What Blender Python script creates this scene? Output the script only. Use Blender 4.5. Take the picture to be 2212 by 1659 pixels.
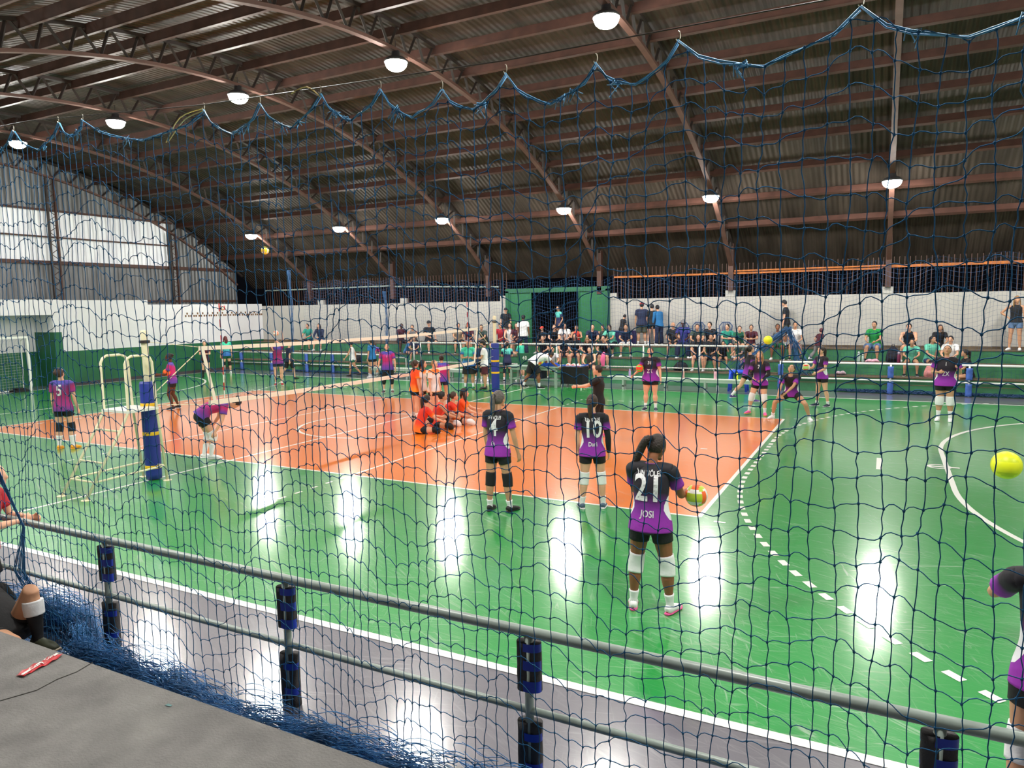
import bpy, bmesh, math, random
from mathutils import Vector as V, Matrix, noise
random.seed(7)
for o in list(bpy.data.objects): bpy.data.objects.remove(o)
scene = bpy.context.scene
C = scene.collection
# ---------------------------------------------------------------- camera
cd = bpy.data.cameras.new('camera'); cam = bpy.data.objects.new('camera', cd); C.objects.link(cam)
FPX = 1543.56
cd.sensor_width = 36.0; cd.lens = FPX/2212*36.0; cd.clip_start = .05; cd.clip_end = 200
yaw, pit, rol = .481931410, -.108778811, -.0164212176
fw = V((-math.sin(yaw)*math.cos(pit), math.cos(yaw)*math.cos(pit), math.sin(pit)))
rt = V((math.cos(yaw), math.sin(yaw), 0)); up = rt.cross(fw)
rt2 = math.cos(rol)*rt + math.sin(rol)*up; up2 = -math.sin(rol)*rt + math.cos(rol)*up
M = Matrix((rt2, up2, -fw)).transposed().to_4x4(); M.translation = V((11.1426, -9.4940, 2.8813))
cam.matrix_world = M; scene.camera = cam
# ---------------------------------------------------------------- world, exposure
w = bpy.data.worlds.new('night'); scene.world = w; w.use_nodes = True
w.node_tree.nodes['Background'].inputs[0].default_value = (.012, .013, .018, 1)
w.node_tree.nodes['Background'].inputs[1].default_value = .15
vs = scene.view_settings
vs.view_transform = 'Standard'; vs.look = 'None'; vs.gamma = 1; vs.use_curve_mapping = False
vs.exposure = 0.6
LAMP = 260.0          # emission strength of every high-bay lamp
# ---------------------------------------------------------------- materials
def s2l(c):
    return tuple(((x/255)/12.92 if x/255 <= .04045 else (((x/255)+.055)/1.055)**2.4) for x in c)
MATS = {}
def mat(name, col, rough=.6, metal=0, bump=0, bscale=40, var=0, vscale=6, emit=0, alpha=1, coat=0, spec=.5):
    if name in MATS: return MATS[name]
    m = bpy.data.materials.new(name); m.use_nodes = True; nt = m.node_tree; N = nt.nodes; L = nt.links
    b = N['Principled BSDF']; c = s2l(col) + (1,)
    b.inputs['Base Color'].default_value = c; b.inputs['Roughness'].default_value = rough
    b.inputs['Metallic'].default_value = metal; b.inputs['Coat Weight'].default_value = coat
    b.inputs['Specular IOR Level'].default_value = spec
    if emit: b.inputs['Emission Color'].default_value = c; b.inputs['Emission Strength'].default_value = emit
    if alpha < 1: b.inputs['Alpha'].default_value = alpha
    if bump or var:
        tc = N.new('ShaderNodeTexCoord')
    if var:
        n = N.new('ShaderNodeTexNoise'); n.inputs['Scale'].default_value = vscale; n.inputs['Detail'].default_value = 5
        L.new(tc.outputs['Object'], n.inputs['Vector'])
        r = N.new('ShaderNodeValToRGB'); r.color_ramp.elements[0].position = .3; r.color_ramp.elements[1].position = .72
        r.color_ramp.elements[0].color = tuple(x*(1-var) for x in c[:3]) + (1,)
        r.color_ramp.elements[1].color = tuple(min(1, x*(1+var)) for x in c[:3]) + (1,)
        L.new(n.outputs['Fac'], r.inputs['Fac']); L.new(r.outputs['Color'], b.inputs['Base Color'])
    if bump:
        n2 = N.new('ShaderNodeTexNoise'); n2.inputs['Scale'].default_value = bscale; n2.inputs['Detail'].default_value = 4
        L.new(tc.outputs['Object'], n2.inputs['Vector'])
        bp = N.new('ShaderNodeBump'); bp.inputs['Strength'].default_value = bump; bp.inputs['Distance'].default_value = .02
        L.new(n2.outputs['Fac'], bp.inputs['Height']); L.new(bp.outputs['Normal'], b.inputs['Normal'])
    MATS[name] = m; return m
def court_mat(name, col, rough=.16, scr=.5, spec=.5):
    """varnished sport floor: base colour, fine scuffs in two directions, faint seams, slightly wavy gloss"""
    m = bpy.data.materials.new(name); m.use_nodes = True; nt = m.node_tree; N = nt.nodes; L = nt.links
    b = N['Principled BSDF']; c = s2l(col)
    tc = N.new('ShaderNodeTexCoord')
    def scuff(rot, sx, sy, lo, hi, off):
        mp = N.new('ShaderNodeMapping'); mp.inputs['Rotation'].default_value = (0, 0, rot)
        mp.inputs['Scale'].default_value = (sx, sy, 1); mp.inputs['Location'].default_value = (off, off*2, 0)
        mr = N.new('ShaderNodeMapping'); mr.inputs['Rotation'].default_value = (0, 0, rot)
        L.new(tc.outputs['Object'], mr.inputs['Vector'])
        mp.inputs['Rotation'].default_value = (0, 0, 0); L.new(mr.outputs['Vector'], mp.inputs['Vector'])
        n = N.new('ShaderNodeTexNoise'); n.inputs['Scale'].default_value = 1; n.inputs['Detail'].default_value = 3
        n.inputs['Distortion'].default_value = 1.6
        L.new(mp.outputs['Vector'], n.inputs['Vector'])
        r = N.new('ShaderNodeMapRange'); r.inputs['From Min'].default_value = lo; r.inputs['From Max'].default_value = hi
        L.new(n.outputs['Fac'], r.inputs['Value']); return r.outputs['Result']
    def mx(a, bb, op='MAXIMUM'):
        q = N.new('ShaderNodeMath'); q.operation = op; q.use_clamp = True
        for i, v in ((0, a), (1, bb)):
            if isinstance(v, (int, float)): q.inputs[i].default_value = v
            else: L.new(v, q.inputs[i])
        return q.outputs[0]
    s = mx(mx(scuff(.5, 1.3, 14, .6, .72, 0), scuff(-.35, 1.6, 18, .61, .74, 5)), scuff(1.2, 2, 20, .63, .76, 9))
    s = mx(s, mx(scuff(.15, 2.2, 60, .56, .72, 3), .55, 'MULTIPLY'))
    blot = scuff(0, .25, .25, .35, .7, 2)
    s = mx(s, mx(.35, mx(blot, .65, 'MULTIPLY'), 'ADD'), 'MULTIPLY')
    mix = N.new('ShaderNodeMix'); mix.data_type = 'RGBA'
    mix.inputs['A'].default_value = c + (1,); k = .5
    mix.inputs['B'].default_value = tuple(x*(1-k) + k*.75 for x in c) + (1,)
    L.new(mx(s, scr, 'MULTIPLY'), mix.inputs['Factor']); L.new(mix.outputs['Result'], b.inputs['Base Color'])
    r = N.new('ShaderNodeMapRange'); r.inputs['To Min'].default_value = rough + .2; r.inputs['To Max'].default_value = rough + .42
    L.new(s, r.inputs['Value']); L.new(r.outputs['Result'], b.inputs['Roughness'])
    b.inputs['Specular IOR Level'].default_value = spec
    b.inputs['Coat Weight'].default_value = 1; b.inputs['Coat IOR'].default_value = 2.15; b.inputs['Coat Roughness'].default_value = rough*.86
    n2 = N.new('ShaderNodeTexNoise'); n2.inputs['Scale'].default_value = 9; n2.inputs['Detail'].default_value = 3
    L.new(tc.outputs['Object'], n2.inputs['Vector'])
    bp = N.new('ShaderNodeBump'); bp.inputs['Strength'].default_value = .10; bp.inputs['Distance'].default_value = .01
    L.new(n2.outputs['Fac'], bp.inputs['Height']); L.new(bp.outputs['Normal'], b.inputs['Normal'])
    MATS[name] = m; return m
def corrugated(name, col, per, axis, rough=.5, var=.35, metal=0, strength=.8, dist=.03, vs_=1.2, lo=None):
    m = bpy.data.materials.new(name); m.use_nodes = True; nt = m.node_tree; N = nt.nodes; L = nt.links
    b = N['Principled BSDF']; c = s2l(col)
    tc = N.new('ShaderNodeTexCoord')
    wv = N.new('ShaderNodeTexWave'); wv.wave_type = 'BANDS'; wv.bands_direction = axis; wv.inputs['Scale'].default_value = 1/per*.5
    wv.inputs['Scale'].default_value = (2*math.pi/per)/20.0
    L.new(tc.outputs['Object'], wv.inputs['Vector'])
    bp = N.new('ShaderNodeBump'); bp.inputs['Strength'].default_value = strength; bp.inputs['Distance'].default_value = dist
    L.new(wv.outputs['Fac'], bp.inputs['Height']); L.new(bp.outputs['Normal'], b.inputs['Normal'])
    mp = N.new('ShaderNodeMapping'); sc = [vs_, vs_, vs_]
    sc['XYZ'.index(axis)] = vs_*4
    mp.inputs['Scale'].default_value = sc
    L.new(tc.outputs['Object'], mp.inputs['Vector'])
    n = N.new('ShaderNodeTexNoise'); n.inputs['Scale'].default_value = 1; n.inputs['Detail'].default_value = 6
    L.new(mp.outputs['Vector'], n.inputs['Vector'])
    r = N.new('ShaderNodeValToRGB'); r.color_ramp.elements[0].position = .32; r.color_ramp.elements[1].position = .7
    lo = s2l(lo) if lo else tuple(x*(1-var) for x in c)
    r.color_ramp.elements[0].color = lo + (1,); r.color_ramp.elements[1].color = tuple(min(1, x*(1+var)) for x in c) + (1,)
    L.new(n.outputs['Fac'], r.inputs['Fac']); L.new(r.outputs['Color'], b.inputs['Base Color'])
    b.inputs['Roughness'].default_value = rough; b.inputs['Metallic'].default_value = metal
    MATS[name] = m; return m
def kit_mat(name, stops, side=None, sidecol=(235, 235, 240)):
    """shirt dyed in bands along its length (attribute t: 0 hem/cuff .. 1 neck/shoulder), optional side swoosh (attribute u)"""
    if name in MATS: return MATS[name]
    m = bpy.data.materials.new(name); m.use_nodes = True; nt = m.node_tree; N = nt.nodes; L = nt.links
    b = N['Principled BSDF']; b.inputs['Roughness'].default_value = .75
    a = N.new('ShaderNodeAttribute'); a.attribute_name = 't'
    nz = N.new('ShaderNodeTexNoise'); nz.inputs['Scale'].default_value = 14; tc = N.new('ShaderNodeTexCoord')
    L.new(tc.outputs['Object'], nz.inputs['Vector'])
    ad = N.new('ShaderNodeMath'); ad.operation = 'MULTIPLY_ADD'; ad.inputs[1].default_value = .08
    L.new(nz.outputs['Fac'], ad.inputs[0]); 
    sb = N.new('ShaderNodeMath'); sb.operation = 'SUBTRACT'; sb.inputs[1].default_value = .04
    L.new(a.outputs['Fac'], sb.inputs[0]); L.new(sb.outputs[0], ad.inputs[2])
    r = N.new('ShaderNodeValToRGB')
    while len(r.color_ramp.elements) < len(stops): r.color_ramp.elements.new(.5)
    for e, (p, c) in zip(r.color_ramp.elements, stops): e.position = p
    for i, (p, c) in enumerate(stops): r.color_ramp.elements[i].position = p; r.color_ramp.elements[i].color = s2l(c) + (1,)
    L.new(ad.outputs[0], r.inputs['Fac']); out = r.outputs['Color']
    if side:
        u = N.new('ShaderNodeAttribute'); u.attribute_name = 'u'
        g = N.new('ShaderNodeMath'); g.operation = 'GREATER_THAN'; g.inputs[1].default_value = side
        L.new(u.outputs['Fac'], g.inputs[0])
        mix = N.new('ShaderNodeMix'); mix.data_type = 'RGBA'; L.new(g.outputs[0], mix.inputs['Factor'])
        L.new(out, mix.inputs['A']); mix.inputs['B'].default_value = s2l(sidecol) + (1,); out = mix.outputs['Result']
    L.new(out, b.inputs['Base Color'])
    bp = N.new('ShaderNodeBump'); bp.inputs['Strength'].default_value = .5; bp.inputs['Distance'].default_value = .02
    n2 = N.new('ShaderNodeTexNoise'); n2.inputs['Scale'].default_value = 9; L.new(tc.outputs['Object'], n2.inputs['Vector'])
    L.new(n2.outputs['Fac'], bp.inputs['Height']); L.new(bp.outputs['Normal'], b.inputs['Normal'])
    MATS[name] = m; return m
# ---------------------------------------------------------------- mesh helpers
class MB:
    def __init__(s): s.v = []; s.f = []; s.m = []; s.t = []; s.u = []
    def add(s, vs, fs, m=0, t=None, u=None):
        k = len(s.v); s.v += [tuple(x) for x in vs]; s.f += [tuple(i+k for i in f) for f in fs]; s.m += [m]*len(fs)
        s.t += list(t) if t is not None else [0.0]*len(vs); s.u += list(u) if u is not None else [0.0]*len(vs)
    def box(s, x0, x1, y0, y1, z0, z1, m=0):
        s.add([(x0,y0,z0),(x1,y0,z0),(x1,y1,z0),(x0,y1,z0),(x0,y0,z1),(x1,y0,z1),(x1,y1,z1),(x0,y1,z1)],
              [(0,3,2,1),(4,5,6,7),(0,1,5,4),(1,2,6,5),(2,3,7,6),(3,0,4,7)], m)
    def quad(s, a, b, c, d, m=0): s.add([a,b,c,d], [(0,1,2,3)], m)
    def tube(s, pts, r, n=8, m=0, cap=True, closed=False):
        pts = [V(p) for p in pts]; rr = r if isinstance(r, (list, tuple)) else [r]*len(pts)
        k = len(pts); vs = []; ref = None
        for i, p in enumerate(pts):
            if closed: t = pts[(i+1) % k] - pts[i-1]
            else: t = pts[min(i+1, k-1)] - pts[max(i-1, 0)]
            if t.length < 1e-9: t = V((0, 0, 1))
            t.normalize()
            if ref is None:
                ref = V((0, 0, 1)) if abs(t.z) < .9 else V((1, 0, 0))
            a = ref - ref.dot(t)*t
            if a.length < 1e-6: a = V((1, 0, 0)) - t.x*t
            a.normalize(); ref = a; b = t.cross(a)
            for j in range(n):
                g = 2*math.pi*j/n; vs.append(p + rr[i]*(math.cos(g)*a + math.sin(g)*b))
        fs = []
        for i in range(k if closed else k-1):
            for j in range(n):
                i2 = (i+1) % k
                fs.append((i*n+j, i*n+(j+1) % n, i2*n+(j+1) % n, i2*n+j))
        if cap and not closed: fs += [tuple(range(n-1, -1, -1)), tuple((k-1)*n+j for j in range(n))]
        s.add(vs, fs, m)
    def loft(s, pts, rad, side, n=14, k=3, cap=True, m=0, tv=None, uf=False):
        """smooth tube with elliptic sections (rx along side, ry across)"""
        P = [V(p) for p in pts]; R = [(r, r) if not isinstance(r, (tuple, list)) else tuple(r) for r in rad]
        T = tv or [i/(len(P)-1) for i in range(len(P))]
        def cr(a, b, c, d, x):
            return .5*((2*b) + (c-a)*x + (2*a-5*b+4*c-d)*x*x + (3*b-a-3*c+d)*x*x*x)
        Q = []; RR = []; TT = []
        for i in range(len(P)-1):
            i0, i3 = max(i-1, 0), min(i+2, len(P)-1)
            for j in range(k):
                x = j/k
                Q.append(cr(P[i0], P[i], P[i+1], P[i3], x))
                RR.append(tuple(max(.0015, cr(R[i0][c], R[i][c], R[i+1][c], R[i3][c], x)) for c in (0, 1)))
                TT.append(T[i]*(1-x)+T[i+1]*x)
        Q.append(P[-1]); RR.append(R[-1]); TT.append(T[-1])
        vs = []; tt = []; uu = []; side = V(side)
        for i, p in enumerate(Q):
            t = (Q[min(i+1, len(Q)-1)] - Q[max(i-1, 0)]).normalized()
            a = side - side.dot(t)*t
            if a.length < .05: a = V((0, 1, 0)) - t.y*t
            a.normalize(); b = t.cross(a)
            for j in range(n):
                g = 2*math.pi*j/n
                vs.append(p + RR[i][0]*math.cos(g)*a + RR[i][1]*math.sin(g)*b); tt.append(TT[i])
                uu.append(abs(math.cos(g)) - abs(TT[i]-.3)*1.1 if uf and TT[i] < .75 else 0.0)
        fs = [(i*n+j, i*n+(j+1) % n, (i+1)*n+(j+1) % n, (i+1)*n+j) for i in range(len(Q)-1) for j in range(n)]
        if cap: fs += [tuple(range(n-1, -1, -1)), tuple((len(Q)-1)*n+j for j in range(n))]
        s.add(vs, fs, m, tt, uu)
    def ball(s, c, r, n=12, k=8, rot=None, m=0, fn=None, t=None):
        c = V(c); r = (r, r, r) if not isinstance(r, (tuple, list)) else r
        vs = []
        for i in range(k+1):
            ph = math.pi*i/k
            for j in range(n):
                g = 2*math.pi*j/n
                q = V((math.sin(ph)*math.cos(g), math.sin(ph)*math.sin(g), math.cos(ph)))
                if fn: q = fn(q)
                q = V((q.x*r[0], q.y*r[1], q.z*r[2]))
                if rot: q = rot @ q
                vs.append(c+q)
        fs = [(i*n+j, (i+1)*n+j, (i+1)*n+(j+1) % n, i*n+(j+1) % n) for i in range(k) for j in range(n)]
        s.add(vs, fs, m, None if t is None else [t]*len(vs))
    def lathe(s, prof, c=(0, 0, 0), n=16, m=0):
        """profile of (radius, z)"""
        vs = [(c[0]+r*math.cos(2*math.pi*j/n), c[1]+r*math.sin(2*math.pi*j/n), c[2]+z) for r, z in prof for j in range(n)]
        fs = [(i*n+j, i*n+(j+1) % n, (i+1)*n+(j+1) % n, (i+1)*n+j) for i in range(len(prof)-1) for j in range(n)]
        fs += [tuple(range(n-1, -1, -1)), tuple((len(prof)-1)*n+j for j in range(n))]
        s.add(vs, fs, m)
    def mesh(s, name, mats, smooth=False, attrs=False):
        me = bpy.data.meshes.new(name); me.from_pydata(s.v, [], s.f)
        for q in (mats if isinstance(mats, (list, tuple)) else [mats]): me.materials.append(q)
        if any(s.m): me.polygons.foreach_set('material_index', s.m)
        if smooth: me.polygons.foreach_set('use_smooth', [True]*len(s.f))
        if attrs:
            for nm, d in (('t', s.t), ('u', s.u)):
                a = me.attributes.new(nm, 'FLOAT', 'POINT'); a.data.foreach_set('value', d)
        me.validate(); me.update(); return me
    def build(s, name, mats, parent=None, smooth=False, attrs=False):
        o = bpy.data.objects.new(name, s.mesh(name, mats, smooth, attrs)); C.objects.link(o)
        if parent: o.parent = parent
        return o
def tag(o, label=None, cat=None, group=None, kind=None):
    if label: o['label'] = label
    if cat: o['category'] = cat
    if group: o['group'] = group
    if kind: o['kind'] = kind
    return o
def empty(name, loc, rz, label, cat, group=None):
    o = bpy.data.objects.new(name, None); C.objects.link(o); o.location = loc; o.rotation_euler = (0, 0, rz)
    o.empty_display_size = .1
    return tag(o, label, cat, group)
def copy_tree(o, parent=None):
    c = o.copy(); C.objects.link(c)
    if parent: c.parent = parent
    for ch in list(o.children): copy_tree(ch, c)
    return c
def dup(o, loc, rz=None, label=None, group=None):
    c = copy_tree(o); c.location = loc
    if rz is not None: c.rotation_euler = (0, 0, rz)
    if label: c['label'] = label
    if group: c['group'] = group
    return c
def text_mesh(body, size, material, name='number', ext=.002, shear=0, sx=1):
    cu = bpy.data.curves.new('txt', 'FONT'); cu.body = body; cu.size = size; cu.extrude = ext; cu.align_x = 'CENTER'; cu.align_y = 'CENTER'
    cu.shear = shear; cu.offset = size*.018; cu.resolution_u = 3
    to = bpy.data.objects.new('txt', cu); C.objects.link(to)
    dg = bpy.context.evaluated_depsgraph_get(); me = bpy.data.meshes.new_from_object(to.evaluated_get(dg))
    bpy.data.objects.remove(to); bpy.data.curves.remove(cu)
    me.materials.clear(); me.materials.append(material)
    bm = bmesh.new(); bm.from_mesh(me); bmesh.ops.triangulate(bm, faces=bm.faces)
    for _ in range(4):
        es = [e for e in bm.edges if e.calc_length() > size*.09]
        if es: bmesh.ops.subdivide_edges(bm, edges=es, cuts=1); bmesh.ops.triangulate(bm, faces=[f for f in bm.faces if len(f.verts) > 3])
    bm.to_mesh(me); bm.free()
    if sx != 1: me.transform(Matrix.Diagonal((sx, 1, 1, 1)))
    return me
# ---------------------------------------------------------------- setting materials
GREEN = court_mat('green court', (18, 152, 64), .17, .85)
ORANGE = court_mat('orange court', (255, 132, 8), .17, .6)
GREY = court_mat('grey surround', (104, 102, 112), .2, .4)
WHITE = mat('line white', (236, 238, 232), .25)
M_wall = mat('white painted block', (178, 176, 172), .75, bump=.35, bscale=30, var=.06, vscale=1.5)
M_gwall = mat('green painted wall', (26, 92, 58), .6, bump=.2, bscale=20, var=.2, vscale=1.2)
M_step = mat('green step paint', (58, 124, 84), .65, bump=.3, bscale=12, var=.3, vscale=2.5)
M_tread = mat('worn step tread', (98, 84, 66), .8, bump=.3, bscale=20, var=.35, vscale=3)
M_conc = mat('grey cement ledge', (126, 124, 122), .85, bump=.5, bscale=60, var=.22, vscale=3.5)
M_steel = mat('oxide painted steel', (70, 44, 36), .6, var=.3, vscale=3)
M_dsteel = mat('dark steel', (52, 44, 42), .55, var=.3, vscale=3)
M_roof = corrugated('corrugated galvanised roof', (72, 63, 56), .16, 'X', .6, .2, .2, .9, .04, .5, lo=(48, 41, 35))
M_clad = corrugated('grey corrugated cladding', (112, 114, 116), .2, 'Y', .5, .3, .2, .9, .04, .5)
M_trans = corrugated('translucent corrugated sheet', (236, 240, 250), .2, 'Y', .35, .1, 0, .9, .04, .6)
M_pipe = mat('grey-green painted pipe', (136, 148, 142), .35, var=.15, vscale=4)
M_white = mat('white enamel', (228, 230, 224), .35)
M_cream = mat('cream enamel', (226, 218, 186), .4)
M_black = mat('black fabric', (20, 20, 24), .8, bump=.3, bscale=25)
M_foam = mat('grey pipe foam', (62, 60, 62), .9, bump=.3, bscale=60, var=.2)
M_btape = mat('blue tape', (22, 52, 168), .4)
M_bpad = mat('faded blue pad', (62, 98, 178), .6, var=.25, vscale=8)
M_net = mat('blue nylon cord', (40, 86, 124), .9, var=.35, vscale=3, spec=.1)
M_netfar = mat('blue nylon cord far', (38, 74, 120), .6)
M_rope = mat('blue nylon pile', (48, 112, 170), .5, var=.5, vscale=5)
M_orange = mat('raw timber', (170, 98, 42), .7, var=.3, vscale=6)
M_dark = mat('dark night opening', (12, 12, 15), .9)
M_yellow = mat('yellow tape', (240, 190, 30), .5)
M_alu = mat('painted bench aluminium', (170, 186, 178), .45)
X0, X1 = -17.3, 18.06                     # goal lines
YN, YF = -4.73, 13.62                    # touch lines
# ---------------------------------------------------------------- floor with its painted areas and lines (one surface)
fb = MB()
fb.box(-19.4, 21, -6.7, 15.3, -.15, 0, 2)
fb.box(X0, 21, YN, YF, -.01, .002, 0)
fb.box(-9, 9, 0, 9, -.01, .003, 1)
LZ = [.0042]
def line(x0, y0, x1, y1, wd=.05):
    LZ[0] += .00002; z = LZ[0]
    a = V((x0, y0, 0)); b = V((x1, y1, 0)); d = (b-a).normalized(); n = V((-d.y, d.x, 0))*wd/2
    fb.quad(*[(p.x, p.y, z) for p in (a-n, b-n, b+n, a+n)], 3)
def arc(cx, cy, r, a0, a1, wd=.08, dash=None, z=.0046):
    n = max(8, int(abs(a1-a0)/2)); L_ = abs(math.radians(a1-a0))*r
    LZ[0] += .00004; z = LZ[0]
    segs = [(0, 1)] if not dash else [(s/L_, min(1, (s+dash[0])/L_)) for s in [i*(dash[0]+dash[1]) for i in range(int(L_/(dash[0]+dash[1]))+1)] if s < L_]
    for s0, s1 in segs:
        k = max(2, int(n*(s1-s0))+1)
        for i in range(k):
            A = math.radians(a0+(a1-a0)*(s0+(s1-s0)*i/k)); B = math.radians(a0+(a1-a0)*(s0+(s1-s0)*(i+1)/k))
            fb.quad(*[(cx+rr*math.cos(t), cy+rr*math.sin(t), z) for rr, t in ((r-wd/2, A), (r+wd/2, A), (r+wd/2, B), (r-wd/2, B))], 3)
line(X0, YF, 21, YF, .09); line(X0, YN, 21, YN, .09); line(X0, YN, X0, YF, .08)
line(-9, 0, 9, 0); line(-9, 9, 9, 9); line(-9, 0, -9, 9); line(9, 0, 9, 9, .06)
line(-3, 0, -3, 9); line(3, 0, 3, 9); line(0, YN, 0, YF, .06)
for sx in (-1, 1):
    for i in range(5): line(sx*3, 9.15+i*.35, sx*3, 9.3+i*.35); line(sx*3, -.15-i*.35, sx*3, -.3-i*.35)
    for i in range(17): x = sx*(3.05+i*.36); line(x, 10.78, x+sx*.16, 10.78)
    for y in (-.12, 9.12): line(sx*9.22, y, sx*9.37, y, .05)
arc(-.05, 4.45, 1.8, 0, 360, .07)
for g, s in ((X1, 180), (X0, 0)):
    k = -1 if s else 1
    arc(g, 3, 6-.1, s, s+(90 if s else -90)); arc(g, 6, 6-.1, s, s+(-90 if s else 90)); line(g+k*5.9, 3, g+k*5.9, 6, .08)
    arc(g, 2.9, 9-.1, s, s+(62 if s else -62), .08, (.16, .15)); arc(g, 6, 9-.1, s, s+(-62 if s else 62), .08, (.16, .15))
    for i in range(10): line(g+k*8.9, 3.05+i*.31, g+k*8.9, 3.2+i*.31, .08)
    line(g+k*6.93, 4.0, g+k*6.93, 5.0, .09)
arc(12.05, 4.62, .16, 0, 360, .05); line(11.85, 4.62, 12.35, 4.62, .09)
line(7.97, 4.6, 8.1, 4.6, .07)
floor = tag(fb.build('floor', [GREEN, ORANGE, GREY, WHITE]), kind='structure')
# ---------------------------------------------------------------- far stand: three steps; near stand: cement ledge
st = MB()
for z0, z1, y0 in ((0, .5, 15.3), (.5, .88, 16.0), (.88, 1.28, 16.8)):
    st.box(-17.6, 21, y0, 17.62, z0, z1-.03, 0); st.box(-17.6, 21, y0-.015, 17.62, z1-.03, z1, 1)
st.box(-17.6, 21, 15.29, 15.3, .27, .29, 1)
tag(st.build('trim_1', [M_step, M_tread]), kind='structure')
ns = MB()
ns.box(-19.4, 21, -8.75, -6.66, -.15, .45); ns.box(-19.4, 21, -9.6, -8.75, -.15, .85); ns.box(-19.4, 21, -12, -9.6, -.15, 1.25)
tag(ns.build('trim_2', [M_conc]), kind='structure')
cr = MB()
cr.tube([(6.26, -7.22, .451), (6.30, -7.13, .451), (6.34, -7.04, .451), (6.32, -6.90, .451), (6.34, -6.78, .451), (6.31, -6.65, .451)], .004, 4)
tag(cr.build('trim_3', [mat('crack', (60, 58, 56), .9)]), kind='structure')
# ---------------------------------------------------------------- walls
wf = MB()
wf.box(-17.6, -3.15, 17.6, 17.8, 0, 3.09); wf.box(1.42, 21, 17.6, 17.8, 0, 3.09)
for x in (-13.6, -8.6, -3.35, 1.52, 6.05, 11.16, 16.2): wf.box(x-.17, x+.17, 17.58, 17.8, 3.09, 3.32)
for x in (-12.2, -6.4, 4.1, 9.0, 14.0): wf.box(x-.004, x+.004, 17.596, 17.6, 1.28, 3.09)
tag(wf.build('wall_far', [M_wall]), kind='structure')
tm = MB(); tm.box(-17.6, 21, 17.58, 17.62, 1.28, 1.36)
tag(tm.build('baseboard_far', [M_tread]), kind='structure')
wl = MB()
wl.box(-17.8, -17.6, 7.3, 17.6, 1.38, 3.2, 0); wl.box(-17.8, -17.6, 7.3, 17.6, 0, 1.38, 1)
wl.box(-17.8, -17.6, -12, 7.3, 2.83, 3.42, 0); wl.box(-17.8, -17.6, 7.3, 11.1, 3.2, 3.4, 0)
wl.box(-19.3, -17.8, 7.05, 17.6, 0, 3.1, 0); wl.box(-19.35, -18.9, -12, 7.3, 1.38, 3.42, 0); wl.box(-19.35, -18.88, -12, 7.3, 0, 1.38, 1)
wl.box(-18.9, -17.8, -12, 7.3, 3.2, 3.3, 0)
wl.box(-18.9, -17.6, 7.0, 7.3, 0, 2.15, 1); wl.box(-18.9, -17.61, 7.0, 7.3, 2.15, 2.83, 0)
wl.box(-17.6, -17.55, 7.3, 17.6, 0, .12, 2)
tag(wl.build('wall_left', [mat('white painted block left', (216, 216, 220), .75, bump=.35, bscale=30, var=.05, vscale=1.5), M_gwall, M_foam]), kind='structure')
tb = MB(); tr = random.Random(3)
for i in range(17):
    y = 12.95+i*.285
    for a in range(3):
        for b in range(2):
            if (a+b) % 2 == 0: tb.box(-17.6, -17.585, y+a*.085, y+a*.085+.07, 2.62+b*.11, 2.62+b*.11+.09)
tag(tb.build('trim_4', [mat('brown vent blocks', (116, 84, 56), .7)]), kind='structure')
wn = MB(); wn.box(-19.4, 21, -12.2, -12, 0, 6, 0); tag(wn.build('wall_near', [M_wall]), kind='structure')
wr = MB(); wr.box(20.9, 21.1, -12, 17.8, 0, 9.6, 0); tag(wr.build('wall_right', [M_wall]), kind='structure')
# gable above the left wall: cladding with a band of translucent sheets
def zarc(y, R=20.95, top=8.72, yc=4.5): return top - (R - math.sqrt(max(0, R*R-(y-yc)**2)))
gb = MB()
ys = [-8.5+.4*i for i in range(66)]
for a, b in zip(ys, ys[1:]):
    za, zb = zarc(a)+.62, zarc(b)+.62
    for lo_, hi_, m_ in ((3.1, 4.95, 0), (4.95, 7.05, 1 if b < 13.6 else 0), (7.05, 9.6, 0)):
        ha, hb = max(lo_, min(hi_, za)), max(lo_, min(hi_, zb))
        if max(ha, hb) > lo_+.001: gb.quad((-19.25, a, lo_), (-19.25, b, lo_), (-19.25, b, hb), (-19.25, a, ha), m_)
tag(gb.build('window_1', [M_clad, M_trans]), kind='structure')
gg = MB()
for z, r in ((3.38, .05), (4.95, .07), (5.98, .03), (7.05, .04)): gg.box(-19.22, -19.15, -8, 17.4 if z < 5 else 13.8, z-r, z+r)
tag(gg.build('trim_5', [M_steel]), kind='structure')
for y in (-2.4, 2.6, 8.1, 13.6):
    zt = zarc(y)-.1; c = empty('lattice_column', (-18.95, y, 3.2), 0,
        {8.1: 'rust-brown lattice column on the left gable, tallest one fully in view', 13.6: 'rust-brown lattice column nearer the far corner of the gable'}.get(y, 'rust-brown lattice column on the left gable beyond the frame'), 'column', 'gable columns')
    for dy in (-.16, .16):
        m_ = MB(); m_.box(-.05, .05, dy-.03, dy+.03, 0, zt-3.2); m_.build('chord', M_steel if dy > 0 else M_dsteel, c)
    m_ = MB(); k = 0; z = .1
    while z < zt-3.4:
        m_.tube([(0, -.15 if k % 2 else .15, z), (0, .15 if k % 2 else -.15, z+.22)], .014, 5); z += .22; k += 1
    m_.build('lacing', M_steel, c)
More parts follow.
